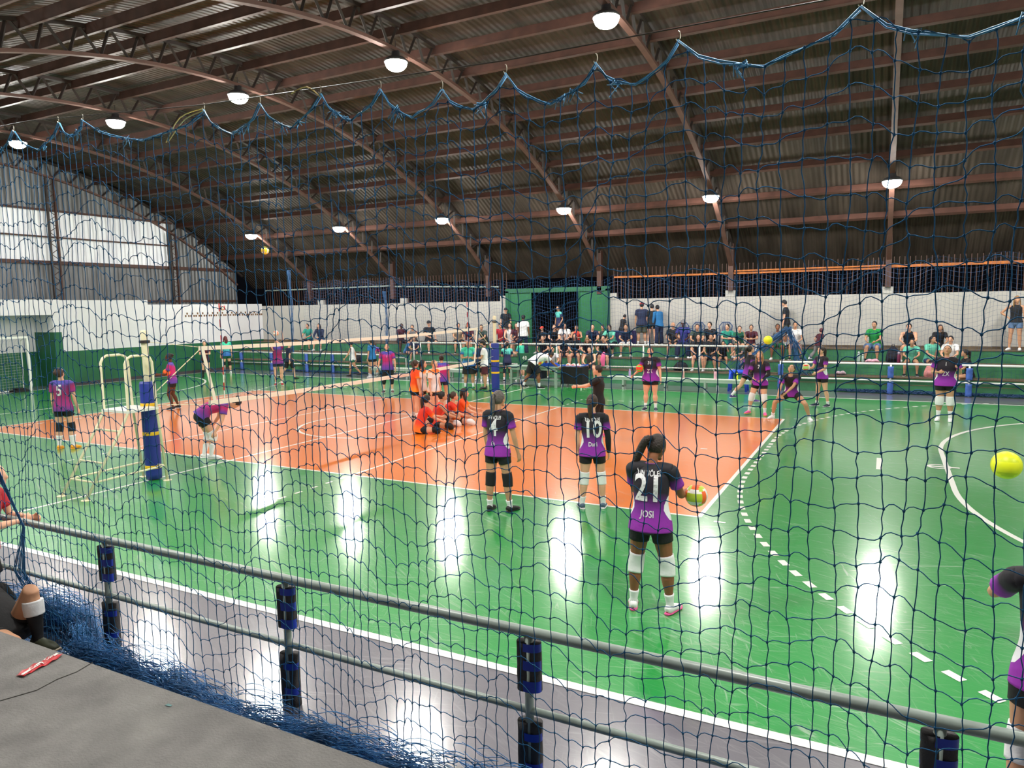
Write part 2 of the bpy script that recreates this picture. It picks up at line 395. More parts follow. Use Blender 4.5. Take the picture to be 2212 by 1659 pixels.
# grille of upright rods between the far wall and the roof, with its rails
gr = MB(); x = -17.2
while x < 20.8:
    if not -3.1 < x < 1.4: gr.box(x-.012, x+.012, 17.66, 17.684, 3.08, 4.3)
    x += .155
tag(gr.build('window_2', [M_steel]), kind='structure')
rl = MB()
rl.tube([(-17.3, 17.6, 3.86), (-9.2, 17.6, 3.9)], .035, 6, 1); rl.tube([(-9.1, 17.6, 3.86), (-3.6, 17.6, 3.7)], .035, 6, 1)
rl.box(1.6, 11.0, 17.56, 17.62, 3.9, 3.97, 0); rl.box(11.0, 20.9, 17.56, 17.62, 3.94, 4.03, 0); rl.box(6.2, 11.1, 17.5, 17.55, 3.99, 4.04, 0)
tag(rl.build('trim_6', [M_orange, M_pipe]), kind='structure')
for x in (-14.2, -9.13, -4.06, 1.01, 6.08, 11.16, 16.2):
    m_ = MB(); m_.box(x-.09, x+.09, 17.45, 17.65, 3.3, 5.0)
    tag(m_.build('trim_7', [M_steel]), kind='structure')
# green entrance portal with sliding leaves and a dark opening
dp = MB()
dp.box(-3.2, 1.42, 17.45, 17.62, 3.42, 3.6); dp.box(-3.2, -3.05, 17.45, 17.6, 1.28, 3.5); dp.box(1.28, 1.42, 17.45, 17.6, 1.28, 3.5)
tag(dp.build('door_1', [M_gwall]), kind='structure')
for i, (a, b) in enumerate(((-3.05, -2.0), (.12, 1.28))):
    m_ = MB(); m_.box(a, b, 17.5, 17.55, 1.28, 3.42); m_.box(a, a+.05, 17.47, 17.5, 1.28, 3.42); m_.box(b-.05, b, 17.47, 17.5, 1.28, 3.42)
    tag(m_.build('door_%d' % (i+2), [mat('green sliding leaf', (30, 104, 62), .55, var=.12)]), kind='structure')
dk = MB(); dk.box(-2.4, .6, 19.6, 19.7, .9, 3.6); dk.box(-2.4, -2.35, 17.8, 19.7, .9, 3.6); dk.box(.55, .6, 17.8, 19.7, .9, 3.6); dk.box(-2.4, .6, 17.6, 19.7, 1.2, 1.27); dk.box(-2.4, .6, 17.6, 19.7, 3.55, 3.6)  # near-black box: its colour supplies the night darkness past the doorway
tag(dk.build('wall_dark_recess', [M_dark]), kind='structure')
# ---------------------------------------------------------------- roof: sheets, purlins, trusses, lamps
rf = MB(); RR_ = 21.62; S0 = -13.4; n_ = 60
pts = []
for i in range(n_+1):
    s = S0 + (29.0)*i/n_; a = s/RR_; pts.append((4.5+RR_*math.sin(a), 9.42-RR_+RR_*math.cos(a)))
for a, b in zip(pts, pts[1:]): rf.quad((-19.4, a[0], a[1]), (-19.4, b[0], b[1]), (21.1, b[0], b[1]), (21.1, a[0], a[1]))
tag(rf.build('ceiling', [M_roof], smooth=True), kind='structure')
re_ = MB(); re_.quad((-19.4, pts[0][0], pts[0][1]), (21.1, pts[0][0], pts[0][1]), (21.1, -12.2, 4.6), (-19.4, -12.2, 4.6))
re_.quad((-19.4, pts[0][0], pts[0][1]), (21.1, pts[0][0], pts[0][1]), (21.1, pts[0][0], 4.5), (-19.4, pts[0][0], 4.5))
tag(re_.build('ceiling_lean_to', [M_roof]), kind='structure')
first = None
for i in range(-8, 10):
    s = .1+1.41*i; a = s/21.55; y = 4.5+21.5*math.sin(a); z = 9.42-21.62+21.5*math.cos(a)
    if first is None:
        m_ = MB(); m_.box(-19.3, 21, -.04, .04, -.17, .02); m_.box(-19.3, 21, -.04, .07, -.185, -.165)
        first = m_.build('roof_purlin', [M_steel]); o = first
    else: o = first.copy(); C.objects.link(o)
    o.location = (0, y, z); o.rotation_euler = (-a, 0, 0)
    tag(o, 'rust-brown steel purlin running lengthwise under the corrugated roof', 'roof purlin', 'steel purlins')
def truss(nx):
    t = empty('roof_truss', (nx, 0, 0), 0, 'x', 'roof truss', 'arched roof trusses')
    def P(s, R): a = s/20.95; return (0, 4.5+R*math.sin(a), 8.72-20.95+R*math.cos(a))
    for nm, R, wd, hh, mm in (('bottom_chord', 20.95, .07, .035, mat('lighter oxide steel', (92, 64, 55), .6, var=.2, vscale=3)), ('top_chord', 21.52, .06, .04, M_dsteel)):
        m_ = MB(); K = 40; vs = []
        for i in range(K+1):
            s = -12.4+26.4*i/K
            for r_, x_ in ((R-hh, -wd), (R-hh, wd), (R+hh, wd), (R+hh, -wd)): p = P(s, r_); vs.append((x_, p[1], p[2]))
        fs = [(i*4+j, i*4+(j+1) % 4, (i+1)*4+(j+1) % 4, (i+1)*4+j) for i in range(K) for j in range(4)]
        m_.add(vs, fs); m_.build(nm, mm, t)
    s = -12.2
    while s < 13.6:
        for a, b in (((s, 20.97), (s+.3, 21.5)), ((s+.36, 21.5), (s+.66, 20.97))):
            m_ = MB(); m_.tube([P(*a), P(*b)], .038, 4); m_.build('web_brace', M_dsteel, t)
        s += .7
    return t
tx = [-19.2, -14.2, -9.13, -4.06, 1.01, 6.08, 11.16]
tl = {-19.2: 'arched steel truss against the left gable', -14.2: 'arched steel truss second from the left gable', -9.13: 'arched steel truss third from the left gable',
      -4.06: 'arched steel truss crossing above the volleyball net', 1.01: 'arched steel truss fourth from the right, lamp hung mid span top centre',
      6.08: 'arched steel truss sloping down right of centre to a lamp', 11.16: 'arched steel truss rising straight up on the right side of the photo'}
t0 = truss(tx[0]); t0['label'] = tl[tx[0]]
for x in tx[1:]: dup(t0, (x, 0, 0), label=tl[x])
M_lamp = mat('lamp glow', (255, 252, 244), .5, emit=LAMP)
def lamp():
    t = empty('bay_lamp', (0, 0, 0), 0, 'x', 'lamp', 'high-bay lamps')
    m_ = MB(); m_.lathe([(.05, .22), (.09, .2), (.1, .08), (.2, .05), (.27, -.01), (.275, -.05), (.26, -.05)]); m_.build('housing', mat('lamp housing', (60, 60, 62), .4), t, True)
    m_ = MB(); m_.lathe([(.25, -.03), (.245, -.09), (.22, -.15), (.17, -.2), (.1, -.23), (.02, -.24)]); m_.build('lens', M_lamp, t, True)  # lens swollen into a dome, shaping the lamp's round bloom into the mesh
    m_ = MB(); m_.tube([(0, 0, .2), (0, 0, .42)], .012, 6); m_.build('hook', M_dsteel, t)
    return t
L0 = lamp(); k = 0
pos = {-14.2: 'far left', -9.13: 'second from the left', -4.06: 'third from the left', 1.01: 'fourth from the left', 6.08: 'fifth from the left', 11.16: 'rightmost'}
for row, (y, z, nm) in enumerate(((4.42, 8.5, 'upper ridge row'), (14.0, 6.28, 'lower far-side row'), (-5.0, 6.28, 'row above the near stand'))):
    for x in tx[1:]+[16.2]:
        lb = 'glowing round high-bay lamp, %s of the %s' % (pos.get(x, 'one outside the right edge'), nm)
        if k == 0: L0.location = (x, y, z); L0['label'] = lb
        else: dup(L0, (x, y, z), label=lb)
        k += 1
# ---------------------------------------------------------------- people
SK = {'fair': (226, 172, 142), 'tan': (200, 150, 118), 'brown': (142, 92, 64), 'dark': (92, 58, 42)}
def skin(k): return mat('skin '+k, SK[k], .55, spec=.3)
HA = {'black': (24, 20, 20), 'brown': (62, 40, 28), 'dkbrown': (40, 28, 22), 'blond': (150, 116, 74), 'grey': (98, 90, 86), 'red': (96, 34, 36)}
KITS = {
 'purple': ([(0, (158, 44, 178)), (.26, (126, 34, 152)), (.52, (34, 24, 42)), (1, (22, 22, 28))], .8),
 'pink': ([(0, (74, 66, 170)), (.2, (122, 50, 150)), (.5, (196, 36, 110)), (.78, (176, 44, 130)), (.95, (62, 82, 190))], None),
 'magenta': ([(0, (92, 52, 140)), (.15, (150, 40, 120)), (.5, (150, 30, 90)), (.8, (110, 40, 110)), (1, (64, 84, 190))], None),
 'orange': ([(0, (248, 150, 30)), (.3, (246, 92, 20)), (1, (238, 76, 24))], None),
 'orangewhite': ([(0, (240, 170, 60)), (.06, (238, 226, 222)), (.7, (240, 232, 228)), (.86, (248, 150, 40)), (1, (236, 70, 24))], None),
 'redorange': ([(0, (246, 130, 30)), (.3, (232, 60, 26)), (1, (214, 44, 30))], None),
 'tealblue': ([(0, (40, 92, 170)), (.25, (50, 120, 180)), (.45, (70, 190, 165)), (1, (60, 200, 160))], None),
 'tealnavy': ([(0, (30, 34, 70)), (.5, (40, 44, 90)), (.6, (90, 200, 190)), (1, (110, 214, 204))], None),
}
COLS = {'black': (20, 20, 24), 'navy': (26, 34, 66), 'white': (236, 236, 238), 'red': (168, 24, 40), 'green': (26, 140, 62), 'teal': (44, 150, 130),
 'ltteal': (110, 206, 180), 'maroon': (78, 26, 40), 'grey': (128, 126, 128), 'dkgreen': (20, 96, 66), 'blue': (34, 110, 170), 'beige': (160, 142, 118),
 'denim': (96, 124, 164), 'dkdenim': (42, 62, 104), 'olive': (62, 66, 50), 'khaki': (168, 156, 138), 'orangered': (226, 70, 50), 'yellow': (250, 170, 30),
 'pinkc': (240, 90, 160), 'greygreen': (58, 74, 66), 'royal': (48, 46, 130), 'purplec': (90, 60, 140), 'steel': (72, 96, 120), 'camo': (84, 84, 80), 'skyblue': (70, 130, 190)}
def cloth(k):
    if k in KITS: return kit_mat('kit '+k, KITS[k][0], KITS[k][1])
    return mat('cloth '+k, COLS[k], .8, bump=.3, bscale=22)
def dv(a, b, sd):
    """limb direction: a = forward swing, b = outward swing (degrees) from hanging straight down; sd = +1 right, -1 left"""
    a = math.radians(a); b = math.radians(b)
    return V((sd*math.sin(b), math.sin(a)*math.cos(b), -math.cos(a)*math.cos(b)))
POSES = {
 'stand': dict(aL=(2, 9, 8, 5), aR=(2, 9, 8, 5), lL=(1, 4, -1, 3), lR=(1, 4, -1, 3)),
 'sit': dict(tl=14, aL=(30, 10, 70, -22), aR=(30, 10, 70, -22), lL=(86, 10, -4, 3), lR=(86, 10, 4, 3)),
 'sitfwd': dict(tl=34, aL=(42, 10, 74, -20), aR=(42, 10, 74, -20), lL=(84, 12, -6, 2), lR=(84, 12, -2, 2)),
 'sitchin': dict(tl=30, hp=8, aL=(55, 8, 150, -12), aR=(40, 8, 74, -25), lL=(84, 10, -4, 2), lR=(84, 10, -4, 2)),
 'sitarms': dict(tl=20, aL=(40, 12, 85, -55), aR=(40, 12, 85, -55), lL=(84, 8, -4, 2), lR=(84, 8, -4, 2)),
 'walk': dict(tl=4, aL=(22, 6, 40, 2), aR=(-22, 6, -4, 4), lL=(-20, 3, -42, 2), lR=(24, 3, 4, 2)),
}
class Fig: pass
def skeleton(H, p):
    f = Fig(); f.H = H
    tl = math.radians(p.get('tl', 3)); ts = math.radians(p.get('ts', 0))
    f.hipR = V((math.cos(ts*.4), 0, -math.sin(ts*.4)))
    def U(k):
        a = tl*k; b = ts*k
        return V((math.sin(b), math.sin(a)*math.cos(b), math.cos(a)*math.cos(b)))
    f.pel = V((0, 0, 0)); f.waist = f.pel + U(.6)*.095*H; f.chest = f.waist + U(1.0)*.115*H; f.neck = f.chest + U(1.12)*.1*H
    f.U = U(1.1)
    tw = math.radians(p.get('tw', 0))
    R = V((math.cos(tw), math.sin(tw), 0)); R = (R - R.dot(f.U)*f.U).normalized(); f.R = R; f.F = f.U.cross(R)
    hy, hp = math.radians(p.get('hy', 0)), math.radians(p.get('hp', 4))
    hf0 = V((0, 1, 0)) if tl < .6 else (f.F*.7 + V((0, .3, 0))).normalized()
    hf0 = Matrix.Rotation(tw, 3, 'Z') @ hf0
    hR = hf0.cross(V((0, 0, 1))).normalized(); hf0 = Matrix.Rotation(hy, 3, 'Z') @ hf0; hR = Matrix.Rotation(hy, 3, 'Z') @ hR
    hf = (Matrix.Rotation(-hp, 3, hR) @ hf0).normalized(); f.hf = hf; f.hr = hR; f.hu = hR.cross(hf)
    f.nt = f.neck + (f.U*.6 + f.hu*.4).normalized()*.045*H
    f.head = f.nt + f.hu*.055*H + f.hf*.012*H
    f.arm = {}; f.leg = {}
    for sd, k in ((-1, 'L'), (1, 'R')):
        sh = f.neck - f.U*.028*H + R*sd*.107*H
        a, b, a2, b2 = p['a'+k][:4]
        rz = Matrix.Rotation(tw, 3, 'Z')
        el = sh + (rz @ dv(a, b, sd))*.172*H; d = (rz @ dv(a2, b2, sd)); wr = el + d*.15*H
        hd = p.get('h'+k); hd = (rz @ dv(hd[0], hd[1], sd)) if hd else d
        nrm = p.get('n'+k); nrm = V(nrm) if nrm else V((-sd, 0, 0)) + V((0, .2, 0))
        nrm = (nrm - nrm.dot(hd)*hd).normalized()
        f.arm[k] = (sh, el, wr, hd, nrm, sd, p.get('c'+k, 24))
        hp_ = f.pel + f.hipR*sd*.054*H - V((0, 0, .02*H))
        a, b, a2, b2 = p['l'+k][:4]
        kn = hp_ + dv(a, b, sd)*.235*H; an = kn + dv(a2, b2, sd)*.235*H
        fy = math.radians(p.get('fy', 12)); fd = V((sd*math.sin(fy), math.cos(fy), 0)); fp = p['l'+k][4] if len(p['l'+k]) > 4 else 0
        fd = V((fd.x*math.cos(math.radians(fp)), fd.y*math.cos(math.radians(fp)), -math.sin(math.radians(fp))))
        f.leg[k] = (hp_, kn, an, fd, sd)
    return f
def hand(mb, wr, d, nrm, sd, H, curl, fine):
    s = d.cross(nrm).normalized()*-sd      # towards the little finger
    mb.loft([wr-d*.012*H, wr+d*.012*H, wr+d*.035*H, wr+d*.056*H], [(.0135*H, .011*H), (.019*H, .0105*H), (.024*H, .011*H), (.0225*H, .009*H)], s, 8, 2)
    ln = (.9, 1.0, .95, .76); r = .0052*H
    for i in range(4):
        base = wr + d*.052*H + s*(i-1.5)*.0118*H; dd = d.copy(); pts = [base-d*.008*H]; p = base; c = math.radians(curl + i*3)
        for L_ in (.021, .015, .012):
            ax = d.cross(nrm); dd = (Matrix.Rotation(c, 3, ax) @ dd); p = p + dd*L_*ln[i]*H; pts.append(p)
            c = math.radians(curl+6)
        mb.tube(pts, [r*1.08, r*1.02, r*.95, r*.8], 6)
    tb = wr + d*.016*H - s*.017*H; td = (d*.75 - s*.62 + nrm*.3).normalized(); t2 = (d*.95 - s*.15 + nrm*.35).normalized()
    mb.tube([tb, tb+td*.024*H, tb+td*.024*H+t2*.022*H], [r*1.4, r*1.15, r*.85], 6)
def body_mesh(f, sk, vox, bare=False):
    H = f.H; mb = MB(); U = f.U; R = f.R
    bt = f.b
    mb.loft([f.pel-V((0, 0, .05*H)), f.pel, f.waist, f.chest, f.neck-U*.03*H, f.neck-U*.005*H, f.neck+U*.012*H],
            [(.06*H*bt, .05*H*bt), (.09*H*bt, .066*H*bt), (.073*H*bt, .052*H*bt), (.088*H*bt, .062*H*bt), (.088*H, .05*H), (.05*H, .036*H), (.03*H, .03*H)], R, 16, 3)
    mb.loft([f.neck-U*.02*H, f.nt, f.head-f.hu*.02*H], [.034*H, .029*H, .03*H], R, 10, 2)
    rot = Matrix((f.hr, f.hf, f.hu)).transposed()
    def skull(q):
        x, y, z = q
        if z < 0: x *= 1+.3*z; y = y*(1+.12*z) + (.1*(-z) if y > 0 else .22*z*-1*.5)
        return V((x, y, z))
    mb.ball(f.head, (.0455*H, .056*H, .068*H), 18, 14, rot, fn=skull)
    hd = lambda x, y, z: f.head + f.hr*x*H + f.hf*y*H + f.hu*z*H
    mb.loft([hd(0, .052, .01), hd(0, .062, -.008), hd(0, .066, -.016), hd(0, .05, -.022)], [.004*H, .0065*H, .009*H, .006*H], f.hr, 8, 2)   # nose
    mb.ball(hd(0, .05, -.05), (.016*H, .012*H, .012*H), 8, 6, rot)                                          # chin
    mb.ball(hd(0, .054, -.032), (.014*H, .006*H, .007*H), 8, 6, rot)                                       # lips
    for s in (-1, 1): mb.ball(hd(s*.046, -.002, -.006), (.005*H, .011*H, .017*H), 8, 6, rot)                # ears
    for k in 'LR':
        sh, el, wr, d, nrm, sd, curl = f.arm[k]; e = (el-sh); g = (wr-el)
        mb.loft([sh-R*sd*.03*H, sh, sh+e*.35, sh+e*.75, el, el+g*.25, el+g*.7, wr, wr+d*.01*H],
                [.026*H, .031*H*bt, .0275*H*bt, .0235*H*bt, .0215*H, .0225*H, .017*H, .0135*H, .012*H], f.hipR if abs(e.normalized().x) < .8 else V((0, 0, 1)), 10, 2)
        hand(mb, wr, d, nrm, sd, H, curl, 1)
        hp_, kn, an, fd, sd = f.leg[k]; t = kn-hp_; g = an-kn
        calf = V((0, -1, 0)) if abs(g.normalized().y) < .8 else V((0, 0, -1))
        calf = (calf - calf.dot(g.normalized())*g.normalized()).normalized()*.008*H
        mb.loft([hp_-t*.12, hp_+t*.05, hp_+t*.35, hp_+t*.75, kn, kn+g*.12+calf*.5, kn+g*.32+calf, kn+g*.62+calf*.5, kn+g*.9, an+V((0, 0, -.01*H))],
                [.045*H, .055*H*bt, .051*H*bt, .039*H*bt, .0335*H, .0325*H, .035*H*bt, .026*H, .0185*H, .02*H], f.hipR, 12, 2)
        mb.loft([an-fd*.03*H-V((0, 0, .012*H)), an-V((0, 0, .018*H)), an+fd*.05*H-V((0, 0, .028*H)), an+fd*.1*H-V((0, 0, .034*H))],
                [(.018*H, .02*H), (.02*H, .022*H), (.024*H, .015*H), (.018*H, .008*H)], V((0, 0, 1)).cross(fd), 8, 2)
    o = mb.build('body', skin(sk), f.root, True)
    m = o.modifiers.new('skin_surface', 'REMESH'); m.mode = 'VOXEL'; m.voxel_size = vox; m.use_smooth_shade = True
    m2 = o.modifiers.new('soften', 'SMOOTH'); m2.iterations = 3; m2.factor = .5
    return o
def face(f, lips):
    H = f.H; rot = Matrix((f.hr, f.hf, f.hu)).transposed()
    hd = lambda x, y, z: f.head + f.hr*x*H + f.hf*y*H + f.hu*z*H
    for s in (-1, 1):
        m_ = MB(); m_.ball(hd(s*.018, .0505, .004), (.0085*H, .004*H, .0045*H), 8, 6, rot, 0); m_.ball(hd(s*.018, .054, .004), (.0038*H, .0022*H, .0038*H), 6, 5, rot, 1)
        m_.build('eye', [mat('eye white', (205, 200, 195), .4), mat('iris', (40, 26, 20), .3)], f.root, True)
        m_ = MB(); m_.tube([hd(s*.009, .053, .014), hd(s*.019, .0525, .0175), hd(s*.029, .046, .0145)], .0018*H, 5); m_.build('eyebrow', mat('hair dkbrown', HA['dkbrown'], .7), f.root)
    m_ = MB(); m_.ball(hd(0, .0585, -.033), (.0125*H, .0035*H, .004*H), 8, 6, rot); m_.build('mouth', mat('lips', (164, 84, 78), .5), f.root, True)
def hair(f, style, col, pony=(0, 0)):
    H = f.H; rot = Matrix((f.hr, f.hf, f.hu)).transposed(); hm = mat('hair '+col, HA[col], .55, bump=.6, bscale=60, var=.3, vscale=30)
    hd = lambda x, y, z: f.head + f.hr*x*H + f.hf*y*H + f.hu*z*H
    mb = MB()
    if style == 'bald': return
    thick = {'short': 1.04, 'afro': 1.35, 'curly': 1.2}.get(style, 1.06)
    mb.ball(hd(0, -.0105, .0085), (.0475*H*thick, .054*H*thick, .0645*H*thick), 16, 12, rot, fn=lambda q: V((q.x, q.y, q.z*(1 if q.z > 0 else .8))))
    back = -f.hf
    sw = f.hr*pony[0]*H + f.hf*pony[1]*H
    if style == 'pony':
        a = hd(0, -.062, .03); b = hd(0, -.085, .02)+sw*.15
        q_ = 1+abs(pony[0])*5; mb.loft([a, b, b+V((0, 0, -.05*H*q_))+sw*.4, b+V((0, 0, -.11*H*q_))+sw*.75, b+V((0, 0, -.16*H*q_))+sw], [.012*H, .019*H, .023*H, .017*H, .004*H], f.hr, 10, 3)
    elif style == 'bun':
        mb.ball(hd(0, -.062, .036), .026*H, 10, 8)
    elif style in ('long', 'braid'):
        r = .03 if style == 'long' else .013
        mb.loft([hd(0, -.03, .02), hd(0, -.052, -.03), hd(0, -.05, -.08), hd(0, -.06, -.14)-V((0, 0, .03*H))], [(.04*H, .03*H), (.046*H, .022*H), (.04*H if r > .02 else .02*H, r*.6*H), (.02*H, .006*H)], f.hr, 10, 3)
        for s in ((-1, 1) if style == 'long' else (1,)):
            mb.loft([hd(s*.04, .0, .02), hd(s*.05, .0, -.03), hd(s*.052, .012, -.085), hd(s*.046, .02, -.15)], [(.012*H, .02*H), (.012*H, .022*H), (.012*H, .018*H), (.004*H, .008*H)], f.hr, 8, 3)
    o = mb.build('hair', hm, f.root, True)
    if style in ('pony', 'bun'):
        t = MB(); c = hd(0, -.068, .03); t.tube([c+(f.hr*math.cos(a)+f.hu*math.sin(a))*.014*H for a in [i*math.pi/4 for i in range(8)]], .004*H, 5, closed=True); t.build('hair_tie', M_black, o)
    return o
def capmesh(f, col):
    H = f.H; rot = Matrix((f.hr, f.hf, f.hu)).transposed(); hd = lambda x, y, z: f.head + f.hr*x*H + f.hf*y*H + f.hu*z*H
    mb = MB(); mb.ball(hd(0, -.004, .022), (.052*H, .06*H, .052*H), 16, 10, rot, fn=lambda q: V((q.x, q.y, max(q.z, -.15))))
    o = mb.build('cap', mat('cap '+col, COLS[col], .7), f.root, True)
    b = MB(); b.loft([hd(0, .03, .022), hd(0, .065, .02), hd(0, .095, .012)], [(.042*H, .004*H), (.04*H, .004*H), (.022*H, .003*H)], f.hr, 12, 3); b.build('brim', mat('cap '+col, COLS[col], .7), o, True)
def person(name_label, x, y, z, rz, H=1.66, pose='stand', P={}, sk='fair', hr=('short', 'black'), top='black', sleeve='short', bot='black', botlen='short',
           shoe='white', sole='white', sock='white', sockh=.3, pad=None, seat=None, group=None, b=1.0, vox=.014, no=None, cap=None, facing=False, pony=(0, 0),
           fit=1.0, armslv=None, padlow=0, bare=False, legwear=None):
    p = dict(POSES[pose]); p.update(P)
    f = skeleton(H, p); f.b = b
    fz = min(f.leg[k][2].z - .043*H - max(0, -f.leg[k][3].z)*.1*H for k in 'LR')
    if seat is None:
        cx = sum(f.leg[k][2].x for k in 'LR')/2; cy = sum(f.leg[k][2].y for k in 'LR')/2
        off = V((-cx, -cy, -fz))
    else: off = V((0, 0, seat-z+.075*H))
    for a in ('pel', 'waist', 'chest', 'neck', 'nt', 'head'): setattr(f, a, getattr(f, a)+off)
    for k in 'LR':
        a = f.arm[k]; f.arm[k] = (a[0]+off, a[1]+off, a[2]+off)+a[3:]
        a = f.leg[k]; f.leg[k] = (a[0]+off, a[1]+off, a[2]+off)+a[3:]
    root = empty('person', (x, y, z), math.radians(rz), name_label, 'person', group); f.root = root
    body_mesh(f, sk, vox)
    if facing: face(f, 1)
    if cap: capmesh(f, cap)
    hair(f, hr[0], hr[1], pony) if not (cap and hr[0] == 'bald') else None
    U, R, up_ = f.U, f.R, V((0, 0, 1)); g = fit*b
    # ---- shirt
    if top:
        mb = MB(); tm_ = cloth(top)
        lowt = p.get('hem', .055); dn = (f.pel-f.waist).normalized()
        mb.loft([f.pel+dn*lowt*H, f.pel, f.waist, f.chest, f.neck-U*.04*H, f.neck-U*.012*H, f.neck+U*.008*H],
                [(.118*H*g, .09*H*g), (.112*H*g, .085*H*g), (.092*H*g, .064*H*g), (.097*H*g, .071*H*g), (.101*H, .056*H), (.07*H, .043*H), (.036*H, .036*H)], R, 24, 4, True, 0,
                [0, .1, .35, .66, .88, .96, 1], uf=(top in KITS and KITS[top][1] is not None))
        if sleeve != 'none':
            sL, sR = f.arm['L'][0], f.arm['R'][0]; mid = f.neck-U*.03*H
            mb.loft([sL-R*.012*H, sL, sL.lerp(mid, .5)+U*.004*H, mid+U*.004*H, sR.lerp(mid, .5)+U*.004*H, sR, sR+R*.012*H], [.028*H*b, .0365*H*b, .039*H*b, .036*H, .039*H*b, .0365*H*b, .028*H*b], f.F, 14, 3, True, 0, [.85, .9, .93, .95, .93, .9, .85])
            ln = {'short': .62, 'cap': .3}.get(sleeve, 1)
            for k in 'LR':
                sh, el, wr, d, nrm, sd, _ = f.arm[k]; e = el-sh; gg = wr-el
                if sleeve == 'long':
                    mb.loft([sh-e*.12, sh, sh+e*.5, el, el+gg*.5, el+gg*.95], [.03*H, .0385*H, .034*H, .029*H, .025*H, .02*H], f.hipR, 12, 3, True, 0, [1, .9, .6, .4, .2, 0])
                else:
                    mb.loft([sh-e*.12, sh, sh+e*ln*.5, sh+e*ln], [.026*H*b, .0375*H*b, .0365*H*fit*b, .038*H*fit*b], f.hipR if abs(e.normalized().x) < .8 else V((0, 0, 1)), 14, 3, True, 0, [1, .85, .4, 0])
        so = mb.build('shirt', tm_, root, True, True)
        if top in KITS or no: # collar ring
            c = MB(); cc = f.neck+U*.006*H; c.tube([cc+(R*math.cos(a)*.036+f.F*math.sin(a)*.036)*H for a in [i*math.pi/6 for i in range(12)]], .004*H, 5, closed=True)
            c.build('collar', mat('collar', (110, 50, 120), .7) if top == 'purple' else tm_, so)
        if no:
            for (txt, size, zz, side_, col) in no:
                me = text_mesh(txt, size, mat('print '+col, COLS[col], .6), sx=.62 if len(txt) > 4 else .8)
                fr = f.waist.lerp(f.neck, zz); bk = f.F*side_; Rt = R*side_*-1
                if side_ < 0: Rt = R
                Mx = Matrix((Rt, U, -bk*-1)).transposed().to_4x4(); Mx.translation = fr + bk*.14*H
                me.transform(Mx)
                t = bpy.data.objects.new('number' if txt[0].isdigit() else 'lettering', me); C.objects.link(t); t.parent = so
                # wrap the print onto the cloth: move every vertex back onto the torso section
                for vtx in me.vertices:
                    q = vtx.co; rel = q - fr; hx = rel.dot(R); hu_ = rel.dot(U); tpos = zz + hu_/((f.neck-f.waist).length)
                    ry = (.066 if tpos < .3 else .074 if tpos < .75 else .06)*H*g; rx = .1*H*g
                    base = .0745*H*g*math.sqrt(max(.05, 1-(hx/rx)**2)); cen = fr + U*hu_ + R*hx
                    k_ = f.F*side_; depth = rel.dot(k_) - .14*H
                    vtx.co = cen + k_*(base + .002 + depth)
                sw_ = t.modifiers.new('wrap', 'SHRINKWRAP'); sw_.target = so; sw_.wrap_method = 'NEAREST_SURFACEPOINT'; sw_.wrap_mode = 'ABOVE_SURFACE'; sw_.offset = .004
    if armslv:
        for k in armslv[1]:
            sh, el, wr, d, nrm, sd, _ = f.arm[k]; m_ = MB(); m_.loft([sh+(el-sh)*.5, el, el+(wr-el)*.35, wr], [.0285*H, .0255*H, .026*H, .018*H], f.hipR, 12, 3); m_.build('arm_sleeve', cloth(armslv[0]), root, True)
    # ---- shorts / trousers
    if bot:
        mb = MB(); bm_ = cloth(bot); L_ = {'tiny': .3, 'short': .42, 'knee': .86, 'capri': 1.45, 'long': 1.9}[botlen]; lo = 1.32 if botlen in ('knee', 'long') else 1.1
        mb.loft([f.pel-V((0, 0, .075*H)), f.pel-V((0, 0, .03*H)), f.pel+V((0, 0, .01*H)), f.pel.lerp(f.waist, .55)], [(.06*H*b, .05*H*b), (.1*H*b, .075*H*b), (.099*H*b, .073*H*b), (.084*H*b, .062*H*b)], f.hipR, 20, 3)
        for k in 'LR':
            hp_, kn, an, fd, sd = f.leg[k]; t = kn-hp_; gg = an-kn
            if L_ < 1: mb.loft([hp_-t*.1, hp_+t*.08, hp_+t*L_*.6, hp_+t*L_], [.05*H*b, .0605*H*b, .0565*H*b*(1+.1*(lo-1.1)), .049*H*b*lo], f.hipR, 16, 3)
            else: mb.loft([hp_-t*.1, hp_+t*.08, hp_+t*.6, kn, kn+gg*(L_-1)*.5, kn+gg*(L_-1)], [.05*H*b, .06*H*b, .05*H*b, .042*H*b, .041*H*b*(lo if lo > 1.2 else 1)*.95, .036*H*(lo if lo > 1.2 else .85)], f.hipR, 14, 3)
        mb.build('shorts' if L_ < 1 else 'trousers', bm_, root, True)
    for k in 'LR':
        hp_, kn, an, fd, sd = f.leg[k]; t = kn-hp_; gg = an-kn; calf = V((0, -1, 0)) if abs(gg.normalized().y) < .8 else V((0, 0, -1)); calf = calf*.006*H
        if pad:
            m_ = MB(); ko = kn+gg*padlow; m_.loft([ko-t*.24*(1-padlow*3)+gg*0, ko-t*.05*(1-padlow*3), ko+gg*.1, ko+gg*.26+calf*.6] if not padlow else [ko-gg*.08, ko, ko+gg*.1, ko+gg*.2], [.0425*H*b, .0435*H*b, .0425*H*b, .0415*H*b], f.hipR, 14, 3); m_.build('knee_pad', cloth(pad), root, True)
        if sock:
            s0 = 1-sockh; m_ = MB(); m_.loft([kn+gg*s0+calf*.5, kn+gg*(s0+1)/2, kn+gg*.93, an-V((0, 0, .012*H))], [(.0385 if s0 < .5 else .027+.006*sockh)*H, .0285*H if s0 < .5 else .0245*H, .0225*H, .024*H], f.hipR, 12, 3); m_.build('sock', cloth(sock), root, True)
